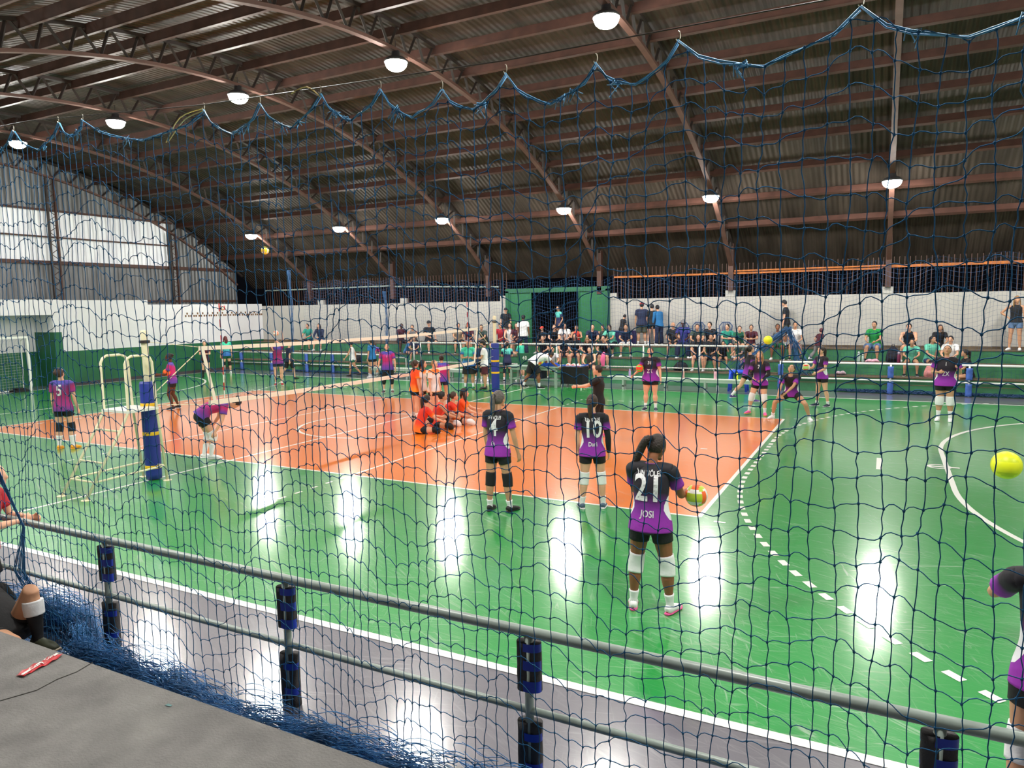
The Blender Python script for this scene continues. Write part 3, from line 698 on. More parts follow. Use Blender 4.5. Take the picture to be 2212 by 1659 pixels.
        if shoe:
            sc = V((0, 0, 1)).cross(fd).normalized(); nz = fd.cross(sc).normalized(); nz = nz if nz.z > 0 else -nz
            m_ = MB(); m_.loft([an-fd*.034*H-nz*.02*H, an-fd*.015*H-nz*.014*H, an+fd*.03*H-nz*.018*H, an+fd*.07*H-nz*.024*H, an+fd*.112*H-nz*.03*H],
                               [(.014*H, .018*H), (.024*H, .027*H), (.025*H, .023*H), (.028*H, .017*H), (.012*H, .009*H)], sc, 12, 3)
            so_ = m_.build('shoe', mat('shoe '+shoe, COLS[shoe], .55), root, True)
            m_ = MB(); m_.loft([an-fd*.04*H-nz*.036*H, an-fd*.01*H-nz*.037*H, an+fd*.05*H-nz*.037*H, an+fd*.09*H-nz*.037*H, an+fd*.122*H-nz*.034*H],
                               [(.014*H, .007*H), (.024*H, .007*H), (.025*H, .007*H), (.029*H, .007*H), (.012*H, .005*H)], sc, 12, 3)
            m_.build('sole', mat('sole '+sole, COLS[sole], .5), so_, True)
    return f
# ---------------------------------------------------------------- volleyball net, posts, antennas
def net_post(y, lab, tw):
    t = empty('net_post', (0, y, 0), 0, lab, 'net post')
    m_ = MB(); m_.lathe([(.055, 0), (.055, 2.55), (.05, 2.57), (.02, 2.58)], n=16); m_.build('pole', M_cream, t, True)
    m_ = MB(); m_.lathe([(.125, .02), (.13, .1), (.13, 1.66), (.12, 1.7)], n=20)
    pd = m_.build('padding', mat('royal blue vinyl pad', (28, 48, 140), .45, bump=.3, bscale=8), t, True)
    for z in (.2, .78, 1.28) if y < 0 else (.06, .72, 1.1):
        m_ = MB(); m_.lathe([(.131, z), (.133, z+.005), (.133, z+.055), (.131, z+.06)], n=20); m_.build('strap', M_yellow, pd, True)
    m_ = MB(); m_.lathe([(.03, 2.35), (.09, 2.36), (.09, 2.4), (.03, 2.41)], n=10); m_.build('cleat', M_dsteel, t)
net_post(-1.62, 'near cream net post with royal blue padding and yellow straps beside the referee stand', 0)
net_post(10.66, 'far cream net post with royal blue padding and yellow straps', 0)
vn = empty('volleyball_net', (0, 4.5, 0), 0, 'white-taped volleyball net stretched across the orange court', 'net')
def zt(y): return 2.24+.0*y
m_ = MB(); K = 30
for i in range(K):
    a, b = -5.05+10.1*i/K, -5.05+10.1*(i+1)/K
    za, zb = [2.24-.06*(1-(c/5.05)**2) for c in (a, b)]
    for x_ in (-.012, .012): m_.quad((x_, a, za-.075), (x_, b, zb-.075), (x_, b, zb), (x_, a, za))
    m_.quad((-.012, a, za), (.012, a, za), (.012, b, zb), (-.012, b, zb))
    m_.quad((-.012, a, za-.075), (-.012, b, zb-.075), (.012, b, zb-.075), (.012, a, za-.075))
m_.build('top_band', mat('white net tape', (238, 232, 216), .6), vn)
m_ = MB()
for i in range(K):
    a, b = -4.9+9.7*i/K, -4.9+9.7*(i+1)/K
    za, zb = [1.22-.05*(1-(c/5.05)**2) for c in (a, b)]
    m_.add([(x_, y_, z_) for y_, zz in ((a, za), (b, zb)) for x_, z_ in ((-.012, zz-.09), (.012, zz-.09), (.012, zz), (-.012, zz))], [(0, 1, 5, 4), (1, 2, 6, 5), (2, 3, 7, 6), (3, 0, 4, 7)])
m_.build('bottom_band', mat('white net tape', (238, 232, 216), .6), vn)
for sy, y0, y1 in ((-1, -5.0, -4.78), (1, 5.02, 4.82)):
    m_ = MB(); m_.add([(x_, y_, z_) for y_, z_ in ((y0, 2.2), (y0-sy*.08*-1*0+.06, 2.2), (y1+.06, 1.16), (y1, 1.16)) for x_ in (-.01, .01)], [(0, 2, 4, 6), (1, 7, 5, 3), (0, 1, 3, 2), (4, 5, 7, 6), (2, 3, 5, 4), (0, 6, 7, 1)])
    m_.build('side_band', mat('white net tape', (238, 232, 216), .6), vn)
m_ = MB()
for i in range(97): y_ = -4.85+.1*i; m_.tube([(0, y_, 1.17), (0, y_, 2.14)], .0014, 3, cap=False)
for i in range(1, 10): m_.tube([(0, -4.85+.02*i, 1.18+.1*i), (0, 0, 1.13+.1*i), (0, 4.8, 1.18+.1*i)], .0014, 3, cap=False)
m_.build('mesh', mat('black net twine', (24, 24, 26), .8), vn)
for y_, y2 in ((-5.0, -6.1), (5.02, 6.15)):
    for a_, b_, r_ in (((0, y_, 2.22), (0, y2, 2.38), .006), ((0, y_*.97, 1.14), (0, y2, 1.3), .005), ((0, y_, 2.2), (0, y2, 1.42), .009)):
        m_ = MB(); m_.tube([a_, b_], r_, 5); m_.build('tie_cord', M_cream, vn)
for y, nm in ((-.02, 'near'), (9.02, 'far')):
    t = empty('antenna', (-.02, y, 0), 0, 'red and white striped antenna at the %s end of the volleyball net' % nm, 'antenna')
    for i in range(12):
        m_ = MB(); m_.tube([(0, 0, 1.22+i*.15), (0, 0, 1.37+i*.15)], .011, 6); m_.build('band', mat('antenna red', (196, 40, 40), .5) if i % 2 else M_white, t)
# ---------------------------------------------------------------- referee stand
rs = empty('referee_stand', (0, -2.3, 0), 0, 'cream tubular referee stand with ladder steps beside the near net post', 'referee stand')
for x in (-.325, .305):
    m_ = MB(); m_.tube([(x, -.71, 0), (x, -.05, 1.02), (x, .09, 1.27), (x, .09, 2.05), (x, .13, 2.13), (x, .2, 2.17), (x, .45, 2.17), (x, .53, 2.13), (x, .57, 2.05), (x, .6, 1.27), (x, .71, 0)], .022, 8)
    m_.build('side_frame', M_cream, rs, True)
    for y in (-.71, .71): m_ = MB(); m_.lathe([(.07, 0), (.07, .012), (.03, .02)], (x, y, 0), 12); m_.build('foot_plate', M_cream, rs)
    m_ = MB(); m_.tube([(x, -.55, .25), (x, .68, .27)], .017, 6); m_.build('side_rail', M_cream, rs)
for z, y in ((.25, -.55), (.52, -.375), (.98, -.075)): m_ = MB(); m_.tube([(-.325, y, z), (.305, y, z)], .017, 6); m_.build('step', M_cream, rs)
m_ = MB(); m_.tube([(-.325, .68, .27), (.305, .68, .27)], .017, 6); m_.build('rear_rail', M_cream, rs)
m_ = MB(); m_.box(-.35, .33, .06, .62, 1.25, 1.29); m_.build('platform', M_white, rs)
# ---------------------------------------------------------------- futsal goal
gl = empty('futsal_goal', (-17.25, 4.2, 0), 0, 'white handball goal with slack net at the left wall', 'goal')
m_ = MB(); m_.box(-.04, .04, 1.56, 1.64, 0, 2.06); m_.build('post', M_white, gl)
m_ = MB(); m_.box(-.04, .04, -1.64, -1.56, 0, 2.06); m_.build('post', M_white, gl)
m_ = MB(); m_.box(-.04, .04, -1.56, 1.56, 1.98, 2.06); m_.build('crossbar', M_white, gl)
m_ = MB()
for y in (-1.55, 1.55): m_.tube([(-.05, y, 2.0), (-.3, y, 1.9), (-.34, y, 1.2), (-.34, y*.98, .03)], .02, 6); m_.tube([(-.34, y, .04), (-.02, y, .04)], .02, 6)
m_.tube([(-.34, -1.55, .03), (-.34, 1.55, .03)], .02, 6); m_.build('back_frame', M_white, gl)
m_ = MB()
for i in range(31): y = -1.5+.1*i; m_.tube([(-.05, y, 1.98), (-.27, y, 1.85), (-.25, y, 1.0), (-.31, y, .05)], .003, 3, cap=False)
for i in range(18): z = .1+.1*i; m_.tube([(-.26, -1.53, z), (-.22, 0, z-.03), (-.26, 1.53, z)], .003, 3, cap=False)
m_.build('goal_net', mat('pale goal twine', (170, 180, 176), .8), gl)
m_ = MB(); m_.box(-.34, .1, 1.0, 1.5, 0, .07); m_.box(-.3, .05, 1.1, 1.4, .07, .14); tag(m_.build('sandbag', M_black), 'black sandbag lying on the foot of the goal', 'sandbag'); bpy.data.objects['sandbag'].location = (-17.25, 4.2, 0)
# ---------------------------------------------------------------- near rail with foam-wrapped posts
nr = empty('guard_rail', (0, -5.87, 0), 0, 'grey pipe guard rail with foam-wrapped posts in the foreground', 'rail')
for nm, z, r in (('top_rail', .96, .032), ('mid_rail', .47, .023)):
    m_ = MB(); m_.tube([(-8, 0, z), (3, 0, z), (8, 0, z), (20.5, 0, z)], r, 14); m_.build(nm, M_pipe, nr, True)
rng = random.Random(5)
def foam(z0, z1, bands, par):
    m_ = MB()
    for dx, dy, r in ((-.034, .0, .042), (.036, .012, .04)):
        n = 14; prof = []
        m_.tube([(dx, dy, z0+(z1-z0)*i/6) for i in range(7)], [r*(1+.05*rng.uniform(-1, 1)) for _ in range(7)], n, 0)
    o = m_.build('foam_pad', M_foam, par, True)
    for zb, h in bands:
        m_ = MB()
        pts = [(.0775*math.cos(a)*(1 if abs(math.cos(a)) > .3 else 1), .0465*math.sin(a)+.006) for a in [i*2*math.pi/20 for i in range(20)]]
        vs = [(p[0], p[1], z) for z in (zb, zb+h) for p in pts]
        m_.add(vs, [(j, (j+1) % 20, 20+(j+1) % 20, 20+j) for j in range(20)]); m_.build('tape_band', M_btape, o, True)
for x in [5.3-2.04*k for k in range(6, 0, -1)]+[5.3, 7.38, 9.33, 11.43, 13.5, 15.5]:
    m_ = MB(); m_.tube([(x, 0, 0), (x, 0, .95)], .027, 10); po = m_.build('post', M_pipe, nr, True)
    h = bpy.data.objects.new('pad_holder', None)
    bpy.data.objects.remove(h)
    for z0, z1, bb in ((.6, .9, ((.6, .07), (.735, .06), (.85, .05))), (.01, .4, ((.1, .05), (.29, .05)))):
        m0 = len(bpy.data.objects); foam(z0, z1, bb, nr)
        for o in list(nr.children):
            if o.name.startswith('foam_pad') and o.location.x == 0 and 'done' not in o: o.location.x = x; o['done'] = 1
for o in nr.children:
    if 'done' in o: del o['done']
# ---------------------------------------------------------------- far rails
def far_rail(y, z0, xa, xb, posts, zt_, zm, label, pad=True, pm=M_white):
    t = empty('guard_rail', (0, y, z0), 0, label, 'rail')
    m_ = MB(); m_.tube([(xa, 0, zt_), (xb, 0, zt_)], .032, 8); m_.build('top_rail', pm, t, True)
    m_ = MB(); m_.tube([(xa, 0, zm), (xb, 0, zm)], .024, 8); m_.build('mid_rail', pm, t, True)
    for x in posts:
        m_ = MB(); m_.tube([(x, 0, 0), (x, 0, zt_)], .03, 8); m_.build('post', pm, t, True)
        if pad:
            for a, b in ((.02, .38), (.5, .85)):
                m_ = MB(); m_.tube([(x, 0, a+(b-a)*i/6) for i in range(7)], [.085+.006*(-1)**i for i in range(7)], 10); m_.build('foam_pad', M_bpad, t, True)
far_rail(15.18, 0, 8.12, 20.8, [8.15, 11.33, 13.37, 15.4, 17.4, 19.4], .93, .42, 'white far-side pipe rail with blue padded posts, behind and right of the purple players')
far_rail(15.18, 0, -17.3, -7.8, [-16.6, -14.6, -12.4, -10.85], .88, .38, 'white far-side pipe rail with blue padded posts behind the left half of the court')
far_rail(15.55, .5, -6.7, 7.35, [-6.65, -6.3, -4.3, -.0, 1.45, 3.42, 5.43, 7.3], .9, .1, 'white pipe rail without pads standing on the lowest step in front of the crowd', pad=False)
far_rail(15.1, 0, -7.5, -6.7, [-7.45, -6.75], .78, .12, 'low white pipe frame at the stand opening left of the orange team', pad=False, pm=M_pipe)
# ---------------------------------------------------------------- ball net on the near side
def cord_net(name, xs, ztop, Y, cell, zb, r, rk, seg, amp, seed, label, mt, knots=True, yjit=.012):
    rg = random.Random(seed); t = empty(name, (0, Y, 0), 0, label, 'net')
    rows = int((4.1-zb)/cell)+1
    def P(i, j):
        x = xs[i]; top = ztop(x)
        z = top - j*cell*(1+.0042*j) + amp(x, j)
        rg2 = random.Random(i*977+j*31+seed)
        return V((x+rg2.uniform(-.007, .007)+.018*math.sin(i*.9+j*.35)*min(1, j/6), yjit*math.sin(i*.37+j*.5)+rg2.uniform(-.004, .004), max(zb, z+rg2.uniform(-.009, .009))))
    G = [[P(i, j) for j in range(rows)] for i in range(len(xs))]
    for nm in ('cord_mesh',):
        m_ = MB()
        for i in range(len(xs)):
            col_ = G[i]; pts = []
            for j in range(rows-1):
                a, b = col_[j], col_[j+1]
                if (a-b).length < .01: break
                pts.append(a)
                if seg > 1:
                    pts.append(a.lerp(b, .33)+V((random.Random(i*7+j).uniform(-.007, .007), 0, 0))); pts.append(a.lerp(b, .67)+V((random.Random(i*5+j).uniform(-.005, .005), 0, 0)))
            pts.append(col_[j+1 if j < rows-1 else j])
            if len(pts) > 1: m_.tube(pts, r*1.05, 5 if seg > 1 else 3, cap=False)
        for j in range(rows):
            pts = []
            for i in range(len(xs)-1):
                a, b = G[i][j], G[i+1][j]
                pts.append(a)
                if seg > 1:
                    h = random.Random(i*13+j*3+seed).uniform(-.008, .026); w_ = b-a
                    for k in range(1, seg): f_ = k/seg; pts.append(a+w_*f_+V((0, 0, h*math.sin(math.pi*f_)+.004*math.sin(2*math.pi*f_))))
            pts.append(G[-1][j]); m_.tube(pts, r, 5 if seg > 1 else 3, cap=False)
        m_.build('mesh', mt, t, seg > 1)
    if knots:
        m_ = MB()
        for i in range(len(xs)):
            for j in range(rows):
                p = G[i][j]
                if p.z > zb+.02: m_.ball(p, (rk, rk, rk*1.3), 6, 4)
        k = m_.build('knots', mt, t, True); k['kind'] = 'stuff'
    return t, G
hooks = [(3.6, 4.29), (4.35, 4.3), (5.1, 4.28), (5.68, 4.27), (5.97, 4.25), (7.23, 4.15), (7.72, 4.12), (8.2, 4.11), (8.63, 4.07), (9.03, 4.01), (9.41, 4.03), (9.89, 4.0), (10.28, 4.03), (11.01, 4.03), (11.75, 4.0), (12.4, 3.98)]
def topline(x):
    for (a, za), (b, zb_) in zip(hooks, hooks[1:]):
        if a <= x <= b:
            f_ = (x-a)/(b-a); sag = .17*min(1, (b-a)/.45); e = 1-abs(2*f_-1)
            return za*(1-f_)+zb_*f_ - sag*(e**.55)
    return 4.0
def amp(x, j):
    base = topline(x)-3.93; k = max(.0, 1-j/9)
    wob = .05*math.sin(x*4.3+j*.25)+.03*math.sin(x*9.1+1.3+j*.6)+.018*math.sin(x*17+j*1.7)
    return -base*(1-k)*1.0 + wob*(min(1, j/5))
xs = []; x = 3.5
while x < 12.45:
    xs.append(x); x += .075+.008*math.sin(x*2.1)+.018*(max(0, x-9.5)/2)
nt_, G = cord_net('barrier_net', xs, topline, -6.2, .114, .1, .0024, .0062, 4, amp, 11, 'blue knotted barrier net hanging in front of the camera over the whole near side', M_net)
m_ = MB(); hp = [V((h[0], 0, h[1]+.005)) for h in hooks]
rg = random.Random(8)
for (a, b) in zip(hooks, hooks[1:]):      # gathered selvedge rope and frayed ends along the top
    pts = [V((a[0]+(b[0]-a[0])*k/8, rg.uniform(-.01, .01), topline(a[0]+(b[0]-a[0])*k/8)+.01)) for k in range(9)]
    m_.tube(pts, .0045, 5); m_.tube([p+V((0, .008, -.012*math.sin(i))) for i, p in enumerate(pts)], .0035, 5)
    for q in range(2):
        p = pts[rg.choice((2, 3, 5, 6))]
        for s_ in range(5): m_.tube([p, p+V((rg.uniform(-.03, .03), rg.uniform(-.02, .02), rg.uniform(-.02, .02))), p+V((rg.uniform(-.05, .05), rg.uniform(-.03, .03), rg.uniform(-.07, .0)))], .0025, 4)
m_.build('selvedge_rope', mat('pale blue rope', (74, 140, 184), .6, var=.3, vscale=20), nt_, True)
for a in hooks:
    m_ = MB(); m_.tube([(a[0]+.01*math.sin(t_), 0, a[1]+.03+.022*math.cos(t_)) for t_ in [i*.7 for i in range(7)]], .0025, 5); m_.build('hook', mat('zinc hook', (190, 186, 170), .35, metal=.8), nt_)
# gathered bottom lying on the floor
m_ = MB(); rg = random.Random(21)
path = [V(p) for p in ((3.2, .2, 0), (4.2, .42, 0), (4.75, .42, 0), (5.1, .22, 0), (5.35, .02, 0), (6.2, -.02, 0), (7.3, -.14, 0), (8.0, -.05, 0), (8.7, -.08, 0), (9.6, -.02, 0), (10.8, .0, 0), (12.2, 0, 0))]
cum = [0]
for a, b in zip(path, path[1:]): cum.append(cum[-1]+(b-a).length)
def at(s):
    for i in range(len(path)-1):
        if s <= cum[i+1]: f_ = (s-cum[i])/(cum[i+1]-cum[i]); return path[i].lerp(path[i+1], f_), (path[i+1]-path[i]).normalized()
    return path[-1], V((1, 0, 0))
for n_i in range(8500):
    s = rg.uniform(0, cum[-1]-.3); pts = []
    wd = .13+.04*math.sin(s*2.2); oy = max(-.27, min(.24, rg.gauss(0, .55)*wd)); oz = abs(rg.gauss(0, .55))*.22
    L_ = rg.uniform(.12, .34); fr = rg.uniform(6, 20); ph = rg.uniform(0, 6.3)
    for k in range(7):
        c, d = at(s+L_*k/6); n = V((-d.y, d.x, 0)); w_ = math.sin(fr*L_*k/6+ph)
        pts.append(c+n*(oy+.035*w_)+V((0, 0, max(.004, .012+oz*max(.1, 1-(oy/(wd*1.8))**2)+.03*math.cos(fr*1.3*L_*k/6+ph)))))
    m_.tube(pts, .0024, 4, cap=False)
for n_i in range(420):                       # loose loops spread flat over the bay on the left
    cx = rg.uniform(3.6, 5.35); cy = rg.uniform(-.36, .3); pts = []
    a0 = rg.uniform(0, 6.28)
    for k in range(6): pts.append(V((cx+.05*k*math.cos(a0)+.02*math.sin(k*2+a0), cy+.03*k*math.sin(a0)+.015*math.cos(k*2.3), .006+.004*(k % 2))))
    m_.tube(pts, .0022, 4, cap=False)
o = m_.build('gathered_hem', M_rope, nt_, True); o['kind'] = 'stuff'
m_ = MB(); rg = random.Random(4)         # twisted gather of net falling at the left end of the rail
for i in range(26):
    x_ = 4.15+rg.uniform(-.05, .05); m_.tube([(3.75+rg.uniform(-.2, .1), 0, 3.4), (3.98+rg.uniform(-.08, .05), .02, 2.4), (4.25+rg.uniform(-.05, .05), .05, 1.6), (4.5+rg.uniform(-.02, .02), .12, 1.02), (4.36+rg.uniform(-.1, .1), .12, .6), (4.5+rg.uniform(-.25, .25), .3, .05)], .0026, 4)
m_.build('twisted_gather', M_rope, nt_, True)
cb = MB(); cb.tube([(-9, -6.2, 4.75), (0, -6.2, 4.45), (5.3, -6.2, 4.34), (7.23, -6.2, 4.19), (9.4, -6.2, 4.1), (11, -6.2, 4.09), (20, -6.2, 4.2)], .0035, 5)
tag(cb.build('support_cable', M_dsteel), 'thin dark steel cable carrying the hooks of the near barrier net', 'cable')
for p, lb in ((((7.98, -6.2, 4.15), (8.1, -6.2, 4.17), (8.2, -6.2, 4.1)), 'single'), (((6.85, -6.2, 4.0), (7.0, -6.2, 4.14), (7.22, -6.2, 4.17)), 'first of a pair'), (((6.87, -6.2, 4.0), (7.04, -6.2, 4.12), (7.22, -6.2, 4.155)), 'second of a pair')):
    m_ = MB(); m_.loft(p, [.004]*3, (0, 1, 0), 5, 4); tag(m_.build('tie_strap', mat('yellow tie', (226, 206, 140), .5)), 'pale yellow plastic tie curling from the net cable, %s' % lb, 'tie')
# ---------------------------------------------------------------- far barrier net, its piles and the bunched part
xs2 = [-12.6+.1*i for i in range(300)]
fn_, _ = cord_net('barrier_net', xs2, lambda x: 3.75+.18*abs(math.sin(x*1.9))**3+(.25 if x < -6 else 0)+max(0, x-8)*.05, 15.4, .125, .08, .0028, .004, 1,
                  lambda x, j: .03*math.sin(x*3+j*.3), 3, 'fine blue barrier net hanging in front of the spectators on the far side', M_netfar, knots=False)
m_ = MB(); rg = random.Random(2)
for i in range(1500):
    s = rg.uniform(9.8, 20.5); pts = [(s+.07*k, -.12+rg.uniform(-.09, .06), rg.uniform(.02, .12)) for k in range(4)]; m_.tube(pts, .006, 3, cap=False)
for i in range(700):
    s = rg.uniform(-14, -6.8); pts = [(s+.07*k, -.12+rg.uniform(-.09, .06), rg.uniform(.02, .1)) for k in range(4)]; m_.tube(pts, .006, 3, cap=False)
o = m_.build('gathered_hem', M_netfar, fn_); o['kind'] = 'stuff'
BC = mat('bunched blue cord', (40, 84, 132), .6, var=.4, vscale=10)
for e in (-1, 1):
    m_ = MB()
    for i in range(30):
        px, pz = 8.33+rg.uniform(-.1, .1), 2.0+rg.uniform(-.08, .08); bx = (6.95 if e < 0 else 8.75)+rg.gauss(0, .16); bz = .85+rg.uniform(-.2, .2)
        m_.tube([(px, rg.uniform(-.1, .1), pz), (px*.6+bx*.4+rg.uniform(-.05, .05), rg.uniform(-.1, .1), pz*.62+bz*.38), (bx, rg.uniform(-.15, .15), bz), (bx+e*rg.uniform(0, .4), rg.uniform(-.15, .15), bz-.35)], .008, 4)
    m_.build('bunched_net', BC, fn_)
for xx in (-13.45, -8.0):
    m_ = MB()
    for i in range(16): m_.tube([(xx+rg.uniform(-.08, .08), rg.uniform(-.05, .05), 4.7 if xx < -10 else 3.6), (xx+.1+rg.uniform(-.1, .1), 0, 3.0), (xx+.05+rg.uniform(-.1, .1), 0, 2.0), (xx+rg.uniform(-.1, .1), 0, .9)], .006, 3)
    m_.build('bunched_net', BC, fn_)
# ---------------------------------------------------------------- balls
def ball(loc, cols, label, rot=0):
    t = empty('volleyball', loc, rot, label, 'ball', None)
    m_ = MB(); m_.ball((0, 0, 0), .105, 24, 16)
    for i in range(len(m_.f)):
        c = sum((V(m_.v[k]) for k in m_.f[i]), V((0, 0, 0)))/4; a = [abs(c.x), abs(c.y), abs(c.z)]; k = a.index(max(a)); o_ = c[(k+1) % 3]
        m_.m[i] = (k if abs(o_) > .033 else (k+1) % 3)
    m_.build('panels', [mat('ball %d %d %d' % c, c, .45) for c in cols], t, True)
WH, OR, YE, GR, RE = (236, 232, 222), (244, 104, 44), (224, 232, 30), (110, 214, 70), (238, 66, 44)
ball((9.62, -2.88, 1.08), (OR, WH, (190, 210, 60)), 'white, orange and green volleyball in the hands of player 21')
ball((12.0, -3.0, 1.61), (YE, (200, 214, 20), YE), 'bright yellow ball flying near the right edge of the photo')
ball((-4.0, 5.0, 4.5), (YE, WH, (240, 200, 40)), 'yellow and white ball high in the air under the left lamps')
ball((-7.54, 4.35, 1.11), (OR, (250, 120, 40), OR), 'plain orange ball held by the dark-skinned player')
ball((-10.47, 9.0, 2.99), (WH, RE, WH), 'white and red ball in the air in front of the left white wall')
ball((-9.46, 10.55, 1.99), (WH, OR, WH), 'white and orange ball above the reaching player behind the net')
ball((5.31, 9.1, 1.16), (OR, GR, RE), 'green, white and orange ball on the hip of player 31')
ball((9.27, 11.3, 1.1), (WH, RE, (180, 210, 120)), 'red, white and green ball in front of player 11')
ball((8.66, 8.5, 1.97), (YE, (226, 226, 60), YE), 'yellow ball in the air above player 7')
ball((0.22, 13.62, 0.845), (YE, (240, 236, 40), OR), 'yellow ball lying on the scorer table')
# ---------------------------------------------------------------- table, cart, benches, chairs, bags, bottles
tb = empty('scorer_table', (.12, 13.55, 0), 0, 'pale grey-green wooden scorer table with a lower shelf', 'table')
MT = mat('pale green paint', (150, 172, 160), .55, var=.1)
m_ = MB(); m_.box(-1.05, .95, -.35, .35, .7, .74); m_.build('table_top', MT, tb)
m_ = MB(); m_.box(-.9, .85, -.3, .3, .6, .7); m_.build('apron', MT, tb)
m_ = MB(); m_.box(-.9, .85, -.28, .28, .26, .3); m_.build('shelf', MT, tb)
for x in (-.95, .8):
    for y in (-.3, .24): m_ = MB(); m_.box(x, x+.08, y, y+.08, 0, .62); m_.build('leg', MT, tb)
m_ = MB(); m_.box(-.25, .3, -.2, .2, 0, .26); o = m_.build('crate', mat('navy crate', (28, 34, 66), .5)); o.location = (.1, 13.55, .3); tag(o, 'navy storage crate on the lower shelf of the scorer table', 'crate')
m_ = MB(); m_.box(-.36, .36, -.015, .015, 0, .42)
sb = m_.build('scoreboard', mat('dark green board', (34, 92, 66), .6)); sb.location = (-.4, 13.75, .74); tag(sb, 'small dark green flip scoreboard with white digits on the table', 'scoreboard')
for i, (dx, s_) in enumerate(((-.12, '4'), (-.02, '0'))):
    me = text_mesh(s_, .2, M_white, sx=.8); me.transform(Matrix.Rotation(math.pi/2, 4, 'X')); t_ = bpy.data.objects.new('digit', me); C.objects.link(t_); t_.parent = sb; t_.location = (dx, -.02, .25)
m_ = MB(); m_.box(.0, .62, -.13, .13, 0, .07); m_.box(.05, .55, -.1, .1, .07, .11); o = m_.build('folded_bag', mat('bright blue cloth', (30, 90, 210), .7)); o.location = (.35, 13.5, .74); tag(o, 'flat bright blue bag lying on the right end of the scorer table', 'bag')
m_ = MB(); m_.loft([(0, 0, 0), (0, 0, .08), (0, 0, .2), (.02, 0, .26)], [(.11, .08), (.13, .09), (.11, .08), (.04, .04)], (1, 0, 0), 12, 3); o = m_.build('maroon_bag', mat('maroon cloth', (92, 26, 44), .8), None, True); o.location = (.0, 13.6, .74); tag(o, 'small maroon bag standing on the table left of the yellow ball', 'bag')
ct = empty('ball_cart', (1.45, 13.85, 0), 0, 'black fabric ball cart with open top beside the scorer table', 'cart')
m_ = MB(); m_.box(-.4, .4, -.3, .3, .12, .72); m_.build('basket', M_black, ct)
for dx in (-.38, .34):
    for dy in (-.27, .23): m_ = MB(); m_.lathe([(.035, 0), (.035, .05), (.012, .12)], (dx, dy, 0), 8); m_.build('caster', M_white, ct)
m_ = MB(); m_.tube([(-.4, -.3, .76), (.4, -.3, .76), (.4, .3, .76), (-.4, .3, .76)], .015, 6, closed=True); m_.build('rim', mat('bright blue rim', (40, 90, 200), .5), ct)
for i, (dx, c) in enumerate(((-.2, (WH, OR, WH)), (.0, (WH, RE, WH)), (.18, (WH, WH, OR)))):
    ball((1.45+dx, 13.75, .73), c, ('white and orange ball in the black cart, left one', 'white and red ball in the middle of the black cart', 'mostly white ball at the right of the black cart')[i])
def bench(x0, x1, y, z, lab, legs):
    t = empty('bench', (x0, y, 0), 0, lab, 'bench')
    m_ = MB(); m_.box(0, x1-x0, -.15, .15, z-.03, z); m_.build('seat', mat('white bench top', (206, 216, 206), .5), t)
    m_ = MB(); m_.box(.1, x1-x0-.1, -.13, -.1, z-.12, z-.03); m_.build('rail', M_alu, t)
    for l in legs:
        m_ = MB(); m_.box(l-.03, l+.03, -.14, -.09, 0, z-.03); m_.box(l-.03, l+.03, .09, .14, 0, z-.03); m_.box(l-.03, l+.03, -.14, .14, .1, .14); m_.build('leg', M_alu, t)
bench(2.75, 7.9, 13.75, .44, 'long pale bench with bottles on it in front of the stand right of centre', (.55, 2.0, 3.3, 4.9))
bench(-7.9, -5.7, 14.2, .44, 'short pale bench by the stand opening left of the orange team', (.3, 1.9))
bench(-4.2, -3.3, 14.3, .45, 'short pale bench end beside the coach in teal', (.2, .8))
# blue plastic stool and chairs
bs = empty('plastic_stool', (6.95, 14.45, 0), 0, 'bright blue plastic stool with towel behind the long bench', 'stool')
MBl = mat('bright blue plastic', (34, 84, 220), .35)
m_ = MB(); m_.loft([(-.0, 0, .6), (0, 0, .66), (0, 0, .68)], [(.3, .24), (.31, .25), (.27, .22)], (1, 0, 0), 20, 2); m_.build('seat', MBl, bs, True)
for dx, dy in ((-.25, -.18), (.25, -.18), (-.25, .18), (.25, .18)): m_ = MB(); m_.tube([(dx*.9, dy*.9, .62), (dx*1.1, dy*1.1, 0)], [.045, .035], 8); m_.build('leg', MBl, bs, True)
def chair(x, y, z, lab):
    t = empty('plastic_chair', (x, y, z), 0, lab, 'chair', 'blue plastic chairs'); mc = mat('navy plastic', (36, 70, 118), .4)
    m_ = MB(); m_.box(-.22, .22, -.22, .22, .42, .45); m_.build('seat', mc, t)
    for dx in (-.2, .2):
        m_ = MB(); m_.tube([(dx, -.2, .42), (dx*1.15, -.24, 0)], .02, 6); m_.build('leg', mc, t); m_ = MB(); m_.tube([(dx, .2, .42), (dx*1.15, .26, 0)], .02, 6); m_.build('leg', mc, t)
        m_ = MB(); m_.tube([(dx*1.1, -.2, .43), (dx*1.2, -.18, .64), (dx*1.15, .2, .66)], .015, 6); m_.build('armrest', mc, t)
    m_ = MB(); m_.tube([(-.2, .22, .45), (-.23, .27, .75), (-.12, .29, .88), (.12, .29, .88), (.23, .27, .75), (.2, .22, .45)], .018, 6)
    for dx in (-.1, -.03, .04, .11): m_.tube([(dx, .22, .45), (dx, .28, .87)], .014, 5)
    m_.build('backrest', mc, t); return t
chair(5.95, 17.15, 1.28, 'empty navy-blue plastic chair on the top step against the white wall')
chair(4.95, 17.2, 1.28, 'navy-blue plastic chair under the man in the purple-blue shirt')
chair(4.35, 17.2, 1.28, 'navy-blue plastic chair behind the bald man in the printed T-shirt')
